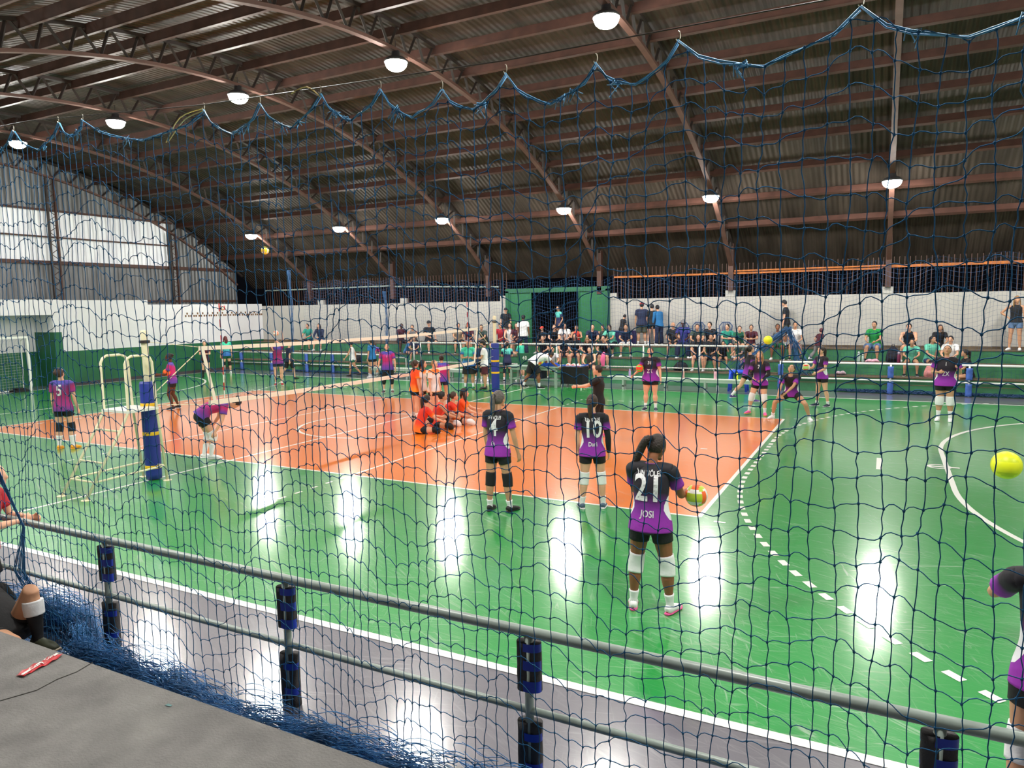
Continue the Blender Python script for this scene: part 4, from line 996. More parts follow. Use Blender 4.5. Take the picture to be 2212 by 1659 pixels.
def bottle(x, y, z, c, cc, lab, s=1.0):
    t = empty('water_bottle', (x, y, z), 0, lab, 'bottle')
    m_ = MB(); m_.lathe([(.033*s, 0), (.037*s, .02*s), (.037*s, .17*s), (.026*s, .2*s)], n=12); m_.build('bottle_body', mat('bottle %d %d %d' % c, c, .4), t, True)
    m_ = MB(); m_.lathe([(.027*s, .2*s), (.027*s, .245*s), (.012*s, .26*s)], n=10); m_.build('lid', mat('bottle %d %d %d' % cc, cc, .4), t, True)
bottle(3.5, 13.75, .44, (176, 150, 206), (190, 166, 214), 'lilac bottle on the left end of the long bench')
bottle(5.32, 13.75, .44, (206, 160, 154), (228, 224, 220), 'dusty pink bottle with white lid on the middle of the long bench', 1.15)
bottle(6.35, 13.75, .44, (234, 176, 196), (30, 30, 34), 'pink bottle with black lid on the long bench beside the blue stool', 1.25)
bottle(7.02, 13.75, .44, (220, 232, 40), (60, 60, 60), 'thin yellow-green bottle on the right end of the long bench', 1.1)
bottle(6.35, 14.15, 0, (210, 214, 220), (24, 40, 80), 'small clear bottle standing on the grey floor under the bench')
bottle(10.4, 16.35, .88, (176, 196, 190), (200, 210, 210), 'clear bottle on the step left of the man in green, taller of two', 1.3)
bottle(10.52, 16.35, .88, (176, 200, 190), (200, 210, 210), 'clear bottle on the step left of the man in green, shorter of two', 1.0)
bottle(11.55, 16.2, .88, (110, 30, 70), (190, 170, 190), 'maroon bottle leaning on the black backpack', 1.4)
def sack(x, y, z, sx, sy, sz, col, lab, name='backpack', cat='bag', strap=True):
    t = empty(name, (x, y, z), 0, lab, cat); mc = mat('sack %d %d %d' % col, col, .8, bump=.5, bscale=14, var=.15)
    m_ = MB(); m_.loft([(0, 0, 0), (0, 0, sz*.12), (.01, 0, sz*.5), (0, .01, sz*.85), (0, .02, sz)], [(sx*.75, sy*.8), (sx, sy), (sx*.95, sy*.9), (sx*.6, sy*.6), (sx*.15, sy*.2)], (1, 0, 0), 16, 4); m_.build('pouch', mc, t, True)
    if strap: m_ = MB(); m_.tube([(-.04, 0, sz*.92), (-.03, -.01, sz*1.1), (.03, -.01, sz*1.1), (.04, 0, sz*.92)], .012, 6); m_.build('handle', mc, t, True); m_ = MB(); m_.loft([(0, -sy*.85, sz*.12), (0, -sy*1.05, sz*.3), (0, -sy*.85, sz*.5)], [(sx*.6, .02), (sx*.62, .035), (sx*.5, .02)], (1, 0, 0), 12, 2); m_.build('pocket', mc, t, True)
sack(11.38, 16.45, .88, .2, .13, .52, (24, 22, 34), 'dark backpack on the step right of the man in green')
sack(12.4, 15.75, .5, .17, .1, .4, (226, 150, 150), 'pink backpack on the lowest step below the girl in teal')
sack(12.55, 15.85, .5, .14, .09, .32, (22, 24, 28), 'black bag half hidden behind the pink backpack')
sack(4.72, 15.75, .5, .26, .14, .32, (18, 20, 24), 'black bag slumped on the lowest step beside the rail post')
sack(7.62, 13.95, 0, .16, .12, .36, (196, 150, 160), 'dusty pink bag on the floor behind the stepping player')
sack(-7.75, 15.4, .0, .14, .1, .9, (170, 150, 196), 'lilac backpack hanging at the end of the left rail')
sack(-9.7, 15.6, .5, .16, .1, .4, (24, 24, 30), 'black backpack on the lowest step left of the woman in white')
def towel(x, y, z, c, lab, sx=.22):
    m_ = MB(); m_.loft([(-sx, 0, .03), (-sx*.5, .02, .06), (0, 0, .05), (sx*.5, -.01, .07), (sx, 0, .03)], [(.05, .02), (.11, .055), (.12, .05), (.1, .06), (.05, .02)], (0, 1, 0), 14, 4)
    o = m_.build('towel', mat('towel %d %d %d' % c, c, .9, bump=.6, bscale=18), None, True); o.location = (x, y, z); tag(o, lab, 'towel')
towel(4.05, 15.8, .5, (214, 176, 166), 'crumpled pink and white towel on the lowest step beside the black bag', .25)
towel(10.8, 16.2, .88, (222, 170, 190), 'pink towel in front of the feet of the man in green', .2)
towel(9.9, 15.8, .5, (200, 176, 190), 'pale bundled cloth on the lowest step right of player 11', .16)
m_ = MB(); m_.loft([(0, 0, 0), (0, -.04, .2), (.03, -.05, .4), (.05, -.03, .52)], [(.06, .03), (.09, .04), (.08, .035), (.04, .02)], (1, 0, 0), 12, 4)
o = m_.build('towel', mat('hot pink towel', (240, 110, 160), .9), None, True); o.location = (1.95, 15.35, .62); tag(o, 'hot pink towel held up by the woman in the patterned tank top', 'towel')
# phone in photographer's hands, banner, red snack wrapper
ph = MB(); ph.box(-.04, .04, -.006, .006, -.075, .075); o = ph.build('phone', mat('dark phone', (30, 34, 60), .25)); o.location = (5.19, 4.95, 1.35); o.rotation_euler = (0, 0, math.radians(110)); tag(o, 'phone held up in both hands by the photographer in black', 'phone')
bn = MB(); bn.box(1.55, 2.55, 17.42, 17.44, 1.3, 1.85); tag(bn.build('banner', mat('purple banner', (44, 28, 92), .6, var=.5, vscale=3)), 'dark purple banner leaning on the wall behind the woman in light teal', 'banner')
wp = empty('snack_wrapper', (6.02, -6.84, .452), math.radians(105), 'empty red and white snack wrapper lying on the grey ledge', 'wrapper')
rg = random.Random(9); m_ = MB(); N_ = 16
vs = []
for i in range(N_+1):
    f_ = i/N_; w_ = .045*(1-.25*abs(2*f_-1)); x_ = -.155+.31*f_
    for j in range(5): y_ = (-1+j*.5)*w_; vs.append((x_, y_+.008*math.sin(f_*6), .006+.005*math.sin(f_*21+j)+.004*rg.random()))
m_.add(vs, [(i*5+j, i*5+j+1, (i+1)*5+j+1, (i+1)*5+j) for i in range(N_) for j in range(4)])
o = m_.build('film', mat('red foil', (206, 34, 44), .3), wp, True); sd = o.modifiers.new('thick', 'SOLIDIFY'); sd.thickness = .0015
m_ = MB()
for i in range(3): vs = [vs_ for vs_ in []]
for (a, b, y0, y1) in ((-.15, -.08, -.02, .006), (-.02, .02, .004, .02), (.12, .15, -.01, .015)):
    m_.add([(a, y0, .0155), (b, y0+.004, .0155), (b, y1, .0165), (a, y1-.005, .016)], [(0, 1, 2, 3)])
m_.build('white_print', M_white, wp)
me = text_mesh('Cory', .05, M_white, ext=.0004); t_ = bpy.data.objects.new('lettering', me); C.objects.link(t_); t_.parent = wp; t_.location = (-.03, -.002, .0175)
me = text_mesh('Cory', .04, M_white, ext=.0004); t_ = bpy.data.objects.new('lettering', me); C.objects.link(t_); t_.parent = wp; t_.location = (.085, .006, .0175)
me = None
m_ = MB(); m_.add([(-.02, -.01, .002), (.025, -.004, .003), (.02, .012, .002), (-.015, .01, .004)], [(0, 1, 2, 3)]); o = m_.build('plastic_scrap', mat('scrap', (110, 150, 150), .2)); o.location = (7.28, -6.78, .452); sd = o.modifiers.new('t', 'SOLIDIFY'); sd.thickness = .002; tag(o, 'small crumpled clear plastic scrap on the ledge beside the gathered net', 'litter')
# ---------------------------------------------------------------- everybody in the hall
person('player 21 in black and purple kit, back turned, long dark ponytail, holding a volleyball', 9.28, -3.17, 0.00, 2, b=1.06, sk='brown', hr=('pony', 'dkbrown'), pony=(-0.1, -0.02), top='purple', bot='black', botlen='short', P={'hy': -25, 'hp': 26, 'tl': 4, 'aL': (30, 4, 72, -20), 'aR': (26, 14, 84, -4), 'hR': (70, -8), 'nR': (-0.7, 0.1, 0.7), 'cR': 12, 'nL': (0.8, 0, 0.6), 'lL': (2, 7, -4, 3), 'lR': (3, 9, -2, 5), 'fy': 16}, sock='white', sockh=0.3, pad='white', shoe='white', sole='pinkc', vox=0.009, no=[('21', 0.36, 0.4, -1, 'white'), ('UN VÔLEI', 0.085, 0.83, -1, 'white'), ('JOSI', 0.09, -0.24, -1, 'white')], group=None, H=1.67)
person('player 10 in black and purple kit seen from behind, brown ponytail and white knee pads', 7.54, -0.19, 0.00, 25, sk='fair', hr=('pony', 'brown'), top='purple', bot='black', P={'hy': -18, 'hp': 2, 'aL': (4, 8, 20, -6), 'aR': (-2, 10, 12, 4), 'lL': (1, 4, -2, 5), 'lR': (2, 6, 0, 4)}, sockh=0.3, pad='white', shoe='steel', sole='white', vox=0.01, armslv=('black', 'R'), no=[('10', 0.34, 0.38, -1, 'white'), ('UN VÔLEI', 0.08, 0.8, -1, 'white'), ('Dani', 0.085, -0.2, -1, 'white')], H=1.61)
person('player 4 in black and purple kit, grey ponytail, black knee pads and black shoes', 6.40, -0.86, 0.00, -3, sk='tan', hr=('pony', 'grey'), top='purple', bot='black', P={'hy': -10, 'aL': (4, 8, 14, 2), 'aR': (2, 13, 12, 8), 'lL': (-3, 3, -2, 2), 'lR': (5, 6, 2, 3)}, sockh=0.24, pad='black', shoe='black', sole='black', vox=0.01, no=[('4', 0.34, 0.38, -1, 'white'), ('UN VÔLEI', 0.08, 0.8, -1, 'white'), ('Fa', 0.085, -0.2, -1, 'white')], H=1.69)
person('player 5 in blue and magenta kit with bright yellow-orange shoes, looking up', -4.27, -0.59, 0.00, 30, sk='fair', hr=('bun', 'brown'), top='magenta', bot='black', P={'hp': -22, 'hy': -10, 'tl': 1, 'aL': (4, 8, 8, 4), 'aR': (4, 8, 10, 6), 'lL': (2, 3, -8, 2), 'lR': (4, 4, -4, 3)}, pad='black', sock='white', sockh=0.55, shoe='yellow', sole='yellow', vox=0.012, no=[('5', 0.34, 0.48, -1, 'white')], H=1.73)
person('player in pink and purple kit bent forward with hands on knees at the sideline', -0.55, -0.06, 0.00, -33, sk='fair', H=1.68, b=1.12, hr=('bun', 'black'), top='pink', bot='black', P={'tl': 72, 'hp': 30, 'aL': (-16, 8, -36, 2), 'aR': (-14, 10, -32, 4), 'lL': (18, 4, -16, 2), 'lR': (28, 5, -10, 2), 'hem': 0.02}, pad='white', sock='white', sockh=0.6, vox=0.012)
person('dark-skinned player in magenta and blue kit walking with an orange ball in her hands', -7.52, 4.56, 0.00, 135, sk='dark', hr=('bun', 'black'), top='pink', bot='black', P={'aL': (20, 6, 88, -6), 'aR': (20, 6, 84, -14), 'lL': (16, 3, -14, 2), 'lR': (4, 3, -20, 2), 'tl': 3}, shoe='black', sole='white', sock=None, H=1.66)
person('player in dark pink top and black knee socks behind the left net end', -15.10, 11.88, 0.00, 226, sk='fair', hr=('short', 'dkbrown'), top='maroon', bot='black', P={'aL': (20, 8, 95, -50), 'aR': (20, 8, 95, -50)}, sock='black', sockh=0.7, shoe='black', sole='black', H=1.56)
person('girl with long dark red hair in green and navy kit walking behind the left antenna', -15.64, 13.49, 0.00, 69, sk='fair', hr=('long', 'red'), top='tealblue', bot='dkgreen', pad='black', sockh=0.2, P={'lL': (14, 3, -6, 2)}, H=1.7)
person('player in magenta and blue kit reaching both arms up to a ball, red shoes', -9.46, 10.57, 0.00, 224, sk='fair', hr=('short', 'blond'), top='magenta', bot='navy', botlen='short', facing=False, P={'hp': -20, 'aL': (150, 6, 172, 0), 'aR': (120, 4, 60, -10), 'lL': (0, 2, 0, 0), 'lR': (0, 2, 0, 0)}, shoe='red', sole='white', sock='white', sockh=0.12, H=1.74)
person('man in dark navy shirt and shorts walking behind the reaching player', -10.90, 12.46, 0.00, -15, sk='fair', hr=('short', 'dkbrown'), top='navy', bot='black', botlen='knee', pose='walk', shoe='black', sole='black', sock=None, H=1.56)
person('woman in white tank top and green shorts walking in flip-flops past the far rail', -8.87, 14.35, 0.00, 115, sk='tan', hr=('short', 'dkbrown'), top='white', sleeve='none', bot='dkgreen', pose='walk', shoe='black', sole='black', sock=None, H=1.52)
person('woman in blue jersey with dark ponytail standing behind player 14', -7.86, 14.27, 0.00, 89, sk='tan', hr=('pony', 'dkbrown'), top='blue', bot='black', sockh=0.2, H=1.59)
person('player 14 in pink kit leaning away over the bench side', -7.99, 14.43, 0.00, 24, sk='fair', H=1.62, hr=('short', 'brown'), top='pink', bot='black', P={'tl': 48, 'hp': 20, 'aL': (40, 4, 50, 0), 'aR': (40, 6, 55, 0), 'lL': (4, 5, -4, 3), 'lR': (14, 6, 0, 3)}, no=[('14', 0.26, 0.5, -1, 'white')], sockh=0.25)
person('player in pink and blue kit with black calf-length leggings facing the camera and looking up', -3.89, 10.09, 0.00, 208, sk='fair', b=1.12, hr=('short', 'grey'), top='pink', bot='black', botlen='capri', facing=True, P={'hp': -22, 'hy': 10, 'aL': (4, 16, 8, 4), 'aR': (4, 20, 8, 10), 'lL': (0, 5, 0, 2), 'lR': (0, 8, -2, 2)}, shoe='maroon', sole='white', sockh=0.12, no=[('3', 0.09, 0.62, 1, 'white')], H=1.65)
person('leftmost standing girl in orange and white jersey with brown ponytail', 0.38, 5.63, 0.00, -35, sk='fair', hr=('pony', 'brown'), top='orange', bot='black', facing=True, P={'hy': 20}, pony=(0.05, 0.02), shoe='black', H=1.52)
person('middle standing girl in white and orange jersey with long black braids', 0.47, 5.83, 0.00, -75, sk='fair', hr=('braid', 'black'), top='orangewhite', bot='black', facing=True, P={'hy': 10}, shoe='black', H=1.51)
person('rightmost standing woman in white and orange jersey with pulled-back blond hair', 0.89, 5.75, 0.00, -91, sk='fair', b=1.1, hr=('short', 'blond'), top='orangewhite', bot='black', facing=True, P={'hy': -5}, shoe='black', H=1.52)
person('player with back turned in pink and violet jersey behind the orange team', -0.33, 8.04, 0.00, 43, sk='tan', hr=('bun', 'dkbrown'), top='pink', bot='navy', P={'tl': 8}, H=1.47)
person('seated girl in red-orange jersey at the left front of the orange group, striped pink shoes', 1.71, 3.90, 0.00, -40, sk='fair', H=1.64, seat=0.0, hr=('pony', 'dkbrown'), top='redorange', bot='black', facing=True, pad='black', sock='white', sockh=0.5, shoe='pinkc', P={'tl': 22, 'hp': 2, 'aL': (46, 2, 84, -34), 'aR': (40, 6, 66, -26), 'lL': (120, 8, -32, 2), 'lR': (92, 30, 40, -40), 'hy': 5})
person('seated woman in orange sleeveless jersey second from left in the group', 1.68, 4.56, 0.00, -51, sk='tan', H=1.66, seat=0.0, hr=('bun', 'black'), top='orangered', sleeve='none', bot='black', facing=True, pad='black', sock='white', sockh=0.5, shoe='black', P={'tl': 22, 'hp': 2, 'aL': (44, 6, 70, -40), 'aR': (40, 6, 66, -26), 'lL': (120, 8, -32, 2), 'lR': (92, 30, 40, -40)})
person('seated girl with light brown hair in red-orange jersey third from left in the group', 1.63, 5.04, 0.00, -55, sk='fair', H=1.6, seat=0.0, hr=('pony', 'brown'), top='redorange', bot='black', facing=True, pad='white', sock='white', sockh=0.3, shoe='black', P={'tl': 30, 'hp': 2, 'aL': (46, 2, 84, -34), 'aR': (40, 6, 66, -26), 'lL': (120, 8, -32, 2), 'lR': (92, 30, 40, -40)})
person('seated girl in orange and white jersey with white knee pads, rightmost of the group', 1.86, 5.36, -0.00, -63, sk='fair', H=1.64, seat=0.0, hr=('braid', 'dkbrown'), top='orange', bot='black', facing=True, pad='white', sock='white', sockh=0.4, shoe='black', P={'tl': 16, 'hp': 2, 'aL': (46, 2, 84, -34), 'aR': (40, 6, 66, -26), 'lL': (120, 8, -32, 2), 'lR': (92, 30, 40, -40)})
person('bald man in teal and blue jersey looking down beside the far net post', -1.79, 11.99, 0.00, 203, sk='tan', b=1.25, hr=('bald', 'black'), top='tealblue', bot='black', botlen='knee', facing=True, P={'hp': 38, 'aL': (16, 10, 96, -46), 'aR': (16, 10, 92, -50)}, shoe='green', sole='yellow', sockh=0.35, H=1.71)
person('man in white T-shirt, maroon shorts and black cap standing by the far net post', -1.26, 12.18, 0.00, 115, sk='tan', hr=('short', 'black'), cap='black', top='white', bot='maroon', botlen='knee', P={'aL': (14, 6, 88, -12), 'aR': (14, 6, 84, -12)}, sock=None, shoe='black', sole='black', b=1.05, H=1.69)
person('player in dark kit with white sock standing half hidden behind the net edge', -2.91, 14.57, 0.00, 190, sk='tan', hr=('short', 'dkbrown'), top='navy', bot='black', pad='black', sockh=0.3, H=1.49)
person('player in dark kit half hidden behind the far blue net post', -2.37, 14.57, 0.00, 219, sk='fair', hr=('short', 'brown'), top='steel', bot='black', pad='black', sockh=0.3, H=1.47)
person('player in teal and navy jersey numbered on the back, standing at the scorer table end', -1.67, 14.63, 0.00, 28, sk='fair', hr=('pony', 'dkbrown'), top='tealnavy', bot='navy', pad='black', shoe='black', P={'hy': -20, 'aL': (20, 8, 80, -20), 'aR': (20, 8, 80, -20)}, no=[('21', 0.2, 0.48, -1, 'navy')], H=1.49)
person('boy in blue and teal shirt standing behind the left end of the scorer table', -1.30, 15.11, 0.00, 87, sk='fair', hr=('short', 'dkbrown'), cap='navy', top='tealblue', bot='black', P={'aL': (20, 8, 110, -20), 'aR': (20, 8, 100, -20)}, H=1.6)
person('heavy man in white T-shirt and black shorts bending over the scorer table', 0.22, 12.85, 0.00, -46, sk='brown', H=1.75, b=1.28, hr=('short', 'black'), top='white', bot='black', botlen='knee', P={'tl': 72, 'hp': 10, 'aL': (30, 4, 36, 0), 'aR': (44, 6, 52, 0), 'lL': (-18, 6, -26, 4), 'lR': (22, 6, 2, 3), 'hem': 0.03}, shoe='black', sole='white', sockh=0.3)
person('photographer in black T-shirt holding up a phone on the orange court, pink shoes', 5.78, 4.97, 0.00, 98, sk='fair', b=1.1, hr=('short', 'dkbrown'), top='black', bot='black', botlen='capri', P={'hp': 8, 'tl': -4, 'aL': (62, 4, 84, -10), 'aR': (60, 4, 82, -14), 'lL': (10, 4, -16, 2), 'lR': (-4, 4, -22, 2)}, shoe='pinkc', sole='white', sockh=0.15, H=1.59)
person('player 31 in black and purple kit with a green and orange ball on her hip', 5.55, 9.31, 0.00, 185, sk='fair', b=1.22, hr=('short', 'brown'), top='purple', bot='black', facing=True, P={'hy': -6, 'hp': 0, 'aL': (0, 14, 14, 8), 'aR': (-4, 22, 46, 34), 'lL': (0, 4, 0, 3), 'lR': (0, 5, -2, 2), 'fy': 14}, sockh=0.3, shoe='navy', sole='white', no=[('31', 0.15, 0.7, 1, 'white'), ('ZX', 0.14, 0.05, 1, 'white')], H=1.7)
person('player in black and purple kit stepping forward in profile left of player 7', 7.53, 11.86, 0.00, -52, sk='fair', hr=('pony', 'black'), top='purple', bot='black', P={'hp': -8, 'tl': 6, 'aL': (-8, 8, 4, 2), 'aR': (-8, 8, 6, 2), 'lL': (-26, 4, -44, 2), 'lR': (22, 4, -4, 2)}, armslv=('black', 'LR'), sockh=0.4, shoe='purplec', sole='white', H=1.64)
person('player 7 in black and purple kit facing the camera with long white knee pads', 8.29, 9.50, 0.00, 174, sk='fair', b=1.08, hr=('long', 'blond'), top='purple', bot='black', facing=True, P={'hp': 0, 'tl': 6, 'aL': (14, 14, 60, -24), 'aR': (14, 14, 64, -34), 'lL': (8, 6, 2, 4), 'lR': (14, 14, -6, 10), 'fy': 20}, armslv=('black', 'LR'), pad='white', sockh=0.3, shoe='pinkc', sole='yellow', no=[('7', 0.15, 0.7, 1, 'white')], H=1.63)
person('crouching player in black and purple kit with arms joined low in a digging stance', 9.16, 9.03, 0.00, 178, sk='tan', H=1.66, hr=('bun', 'dkbrown'), top='purple', bot='black', facing=True, P={'tl': 34, 'hp': -34, 'hy': -10, 'aL': (40, -20, 44, -34), 'aR': (32, 6, 38, 8), 'lL': (46, 40, -24, 12), 'lR': (44, 44, -24, 10), 'fy': 26, 'hem': 0.03}, sockh=0.2, shoe='white')
person('player 11 in black and purple kit holding a ball in front of her', 9.68, 11.65, 0.00, 134, sk='fair', hr=('pony', 'dkbrown'), top='purple', bot='black', P={'hp': 2, 'aL': (14, 10, 66, -10), 'aR': (20, 8, 78, -6), 'hR': (85, 0), 'lL': (-4, 6, -8, 8), 'lR': (4, 4, 0, 3)}, sockh=0.2, shoe='navy', sole='white', no=[('11', 0.15, 0.7, 1, 'white')], facing=True, H=1.63)
person('player 1 in black and purple kit looking up, both hands at her chest', 12.45, 10.12, 0.00, 172, sk='tan', b=1.2, hr=('short', 'dkbrown'), top='purple', bot='black', facing=True, P={'hp': -20, 'tl': 0, 'aL': (-4, 18, 118, -6), 'aR': (-4, 18, 96, -34), 'lL': (0, 2, 0, 2), 'lR': (0, 2, 0, 2), 'fy': 6}, pad='white', sockh=0.4, shoe='white', no=[('1', 0.15, 0.7, 1, 'white'), ('ZX', 0.14, 0.05, 1, 'white')], H=1.77)
person('player in black and purple kit cut off at the right edge of the photo', 12.00, -4.98, 0.00, 0, sk='tan', H=1.7, hr=('pony', 'black'), top='purple', bot='black', P={'aL': (52, 14, 118, -50), 'aR': (4, 8, 8, 4)}, sockh=0.3, pad='white', vox=0.011)
person('person in red T-shirt leaning on the near rail at the left edge of the photo', 3.84, -6.10, 0.00, -42, sk='fair', H=1.52, hr=('short', 'brown'), top='red', bot='black', botlen='knee', P={'tl': 14, 'aL': (20, 10, 84, -30), 'aR': (20, 6, 86, -50), 'cR': 55}, vox=0.011)
person('person lying on the floor behind the ledge with knees raised and white knee pad', 4.74, -6.42, 0.00, -91, sk='tan', H=1.8, seat=0.14, padlow=0.3, hr=('short', 'black'), top='black', bot='black', botlen='short', pad='white', sock='black', sockh=0.6, shoe='olive', sole='khaki', P={'tl': -74, 'hp': -70, 'aL': (-30, 30, 20, 10), 'aR': (-30, 30, 40, -10), 'lL': (152, 4, 6, 0), 'lR': (100, 6, 60, 0)}, vox=0.011)
person('boy in teal shirt seated on the top step at the far left of the stand', -13.95, 17.08, 0.88, 193, pose='sit', seat=1.28, vox=0.018, hr=('short', 'black'), top='teal', bot='black', botlen='knee', sk='tan', shoe='black', H=1.66, sock=None, facing=True)
person('person in navy hooded top seated second from the left on the stand', -13.21, 17.08, 0.88, 193, pose='sit', seat=1.28, vox=0.018, hr=('long', 'dkbrown'), top='navy', sleeve='long', bot='denim', sk='fair', H=1.66, sock=None, facing=True)
person('shirtless dark-skinned man hunched on the top step above player 14', -8.46, 17.08, 0.88, 236, pose='sitarms', seat=1.28, vox=0.018, hr=('short', 'black'), top='maroon', bot='black', botlen='knee', sk='dark', shoe='black', H=1.66, sock=None, facing=True)
person('man in grey sleeveless shirt seated behind a child in navy', -7.72, 17.08, 0.88, 205, pose='sitfwd', seat=1.28, vox=0.018, hr=('short', 'black'), top='grey', sleeve='none', bot='black', botlen='knee', sk='tan', shoe='black', H=1.66, sock=None, facing=True)
person('small child in navy shirt seated below the man in grey', -7.10, 16.28, 0.50, 205, pose='sit', seat=0.88, vox=0.018, hr=('short', 'black'), top='navy', bot='dkdenim', botlen='knee', sk='tan', H=1.35, sock=None, facing=True)
person('man in black shirt and black cap perched with one leg forward above the rail', -6.89, 17.08, 0.88, 234, pose='sit', seat=1.28, vox=0.018, hr=('short', 'black'), cap='black', top='black', bot='black', botlen='knee', sk='fair', H=1.84, shoe='white', P={'tl': 2, 'hy': -30, 'aL': (10, 12, 30, 0)}, sock=None, facing=True)
person('child in blue shirt leaning on the low rail at the stand opening', -7.57, 16.28, 0.50, 266, pose='sitfwd', seat=0.88, vox=0.018, hr=('short', 'black'), top='skyblue', bot='dkdenim', sk='fair', H=1.3, sock=None, facing=False)
person('man in beige shirt and black shorts seated left of the long-haired woman', -5.37, 17.08, 0.88, 217, pose='sit', seat=1.28, vox=0.018, hr=('short', 'black'), top='beige', bot='black', botlen='knee', sk='tan', shoe='black', b=1.15, H=1.66, sock=None, facing=True)
person('woman with long brown hair partly hidden behind the net top', -4.83, 17.08, 0.88, 201, pose='sit', seat=1.28, vox=0.018, hr=('long', 'brown'), top='maroon', bot='denim', sk='tan', H=1.66, sock=None, facing=True)
person('woman in black T-shirt seated behind the man in the white T-shirt', -4.02, 17.08, 0.88, 180, pose='sitfwd', seat=1.28, vox=0.018, hr=('bun', 'black'), top='greygreen', bot='black', botlen='knee', sk='tan', P={'hy': 20}, H=1.66, sock=None, facing=True)
person('man in red shirt seated right of the far net post', -3.22, 17.08, 0.88, 188, pose='sit', seat=1.28, vox=0.018, hr=('short', 'black'), top='red', bot='black', botlen='knee', sk='tan', P={'hy': 30}, H=1.66, sock=None, facing=True)
person('woman in white sleeveless top seated beside the man in red', -2.80, 17.08, 0.88, 203, pose='sit', seat=1.28, vox=0.018, hr=('long', 'black'), top='white', sleeve='none', bot='dkdenim', sk='fair', H=1.66, sock=None, facing=True)
person('woman with long brown hair in dark top two places right of the man in red', -2.45, 17.08, 0.88, 192, pose='sit', seat=1.28, vox=0.018, hr=('long', 'dkbrown'), top='maroon', bot='black', sk='fair', H=1.66, sock=None, facing=True)
person('young man in black T-shirt and cap standing at the wall left of the green entrance', -3.17, 17.40, 1.28, 208, vox=0.018, hr=('short', 'black'), cap='black', top='black', bot='khaki', botlen='knee', sk='fair', shoe='white', H=1.51)
person('man in white T-shirt and black cap standing, back turned, before the green leaf', -1.85, 16.40, 0.88, 17, vox=0.018, hr=('short', 'black'), cap='black', top='white', bot='navy', botlen='long', sk='brown', fit=1.12, H=1.62)
person('girl in teal jersey standing in the dark entrance', -0.92, 17.90, 1.28, 144, vox=0.018, hr=('pony', 'black'), top='tealnavy', bot='navy', sk='tan', P={'aL': (-10, 20, 40, 10), 'hy': 20}, H=1.57)
person('child with a red balloon-like hat seated at the entrance', -1.26, 17.08, 0.88, 175, pose='sit', seat=1.28, vox=0.018, hr=('short', 'black'), cap='orangered', top='black', bot='black', sk='tan', H=1.4, sock=None, facing=True)
person('man in black shirt leaning forward on the top step at the entrance', -0.78, 17.08, 0.88, 204, pose='sitfwd', seat=1.28, vox=0.018, hr=('short', 'dkbrown'), top='black', bot='black', botlen='knee', sk='fair', H=1.66, sock=None, facing=True)
person('girl with long dark hair in white T-shirt seated at the entrance', -0.32, 17.08, 0.88, 198, pose='sit', seat=1.28, vox=0.018, hr=('long', 'black'), top='white', bot='black', sk='fair', facing=True, H=1.66, sock=None)
person('shirtless boy with arms folded seated right of the girl in white', 0.19, 17.08, 0.88, 202, pose='sitarms', seat=1.28, vox=0.018, hr=('short', 'black'), top='orangered', sleeve='none', bot='black', sk='tan', H=1.5, sock=None, facing=True)
person('bearded man in navy T-shirt seated in front of the right green leaf', 0.84, 17.08, 0.88, 206, pose='sitfwd', seat=1.28, vox=0.018, hr=('short', 'black'), top='navy', bot='black', botlen='knee', sk='fair', b=1.15, facing=True, H=1.66, sock=None)
person('person in grey tank top seated right of the bearded man in navy', 1.32, 17.08, 0.88, 190, pose='sit', seat=1.28, vox=0.018, hr=('short', 'dkbrown'), top='greygreen', sleeve='none', bot='black', sk='tan', H=1.5, sock=None, facing=True)
person('smiling woman in light teal top seated beneath the purple banner', 1.72, 17.08, 0.88, 170, pose='sitfwd', seat=1.28, vox=0.018, hr=('pony', 'black'), top='ltteal', bot='black', botlen='capri', sk='tan', H=1.66, sock=None, facing=True)
person('smiling young man in black in the second row, left of the entrance crowd', -0.87, 16.28, 0.50, 195, pose='sitfwd', seat=0.88, vox=0.018, hr=('short', 'black'), top='black', bot='navy', botlen='knee', sk='fair', facing=True, H=1.66, sock=None)
person('player in black kit with glasses seated in the second row, pale legs in view', -0.01, 16.28, 0.50, 205, pose='sit', seat=0.88, vox=0.018, hr=('short', 'black'), top='black', bot='black', sk='fair', facing=True, H=1.66, sock=None)
person('player in black kit seated right of the one with glasses', 0.46, 16.28, 0.50, 198, pose='sit', seat=0.88, vox=0.018, hr=('long', 'black'), top='black', bot='black', sk='fair', H=1.66, sock=None, facing=True)
person('person with blond curly hair bent forward in the second row', 0.96, 16.28, 0.50, 202, pose='sitfwd', seat=0.88, vox=0.018, hr=('long', 'blond'), top='black', bot='black', sk='fair', P={'hp': 50}, H=1.66, sock=None, facing=True)
person('heavy-legged woman in black covering her mouth in the second row below the teal top', 1.71, 16.28, 0.50, 185, pose='sitchin', seat=0.88, vox=0.018, hr=('bun', 'black'), top='black', bot='black', botlen='knee', sk='fair', b=1.2, H=1.66, sock=None, facing=True)
person('woman in patterned grey tank top with a hot pink towel near the ball cart', 1.37, 15.62, 0.00, 191, pose='sitfwd', seat=0.5, vox=0.018, hr=('pony', 'black'), top='camo', sleeve='none', bot='black', sk='fair', H=1.66, sock=None, facing=True)
person('bald man in white shirt seated low behind the scorer table', -0.27, 15.62, 0.00, 214, pose='sitfwd', seat=0.5, vox=0.018, hr=('bald', 'black'), top='white', bot='black', sk='tan', H=1.6, sock=None, facing=True)
person('boy in black shirt half perched against the wall left of the red cap', 2.00, 17.30, 1.28, -41, vox=0.018, hr=('short', 'black'), top='black', bot='dkdenim', botlen='long', sk='fair', P={'hp': 25, 'tl': 14}, H=1.21)
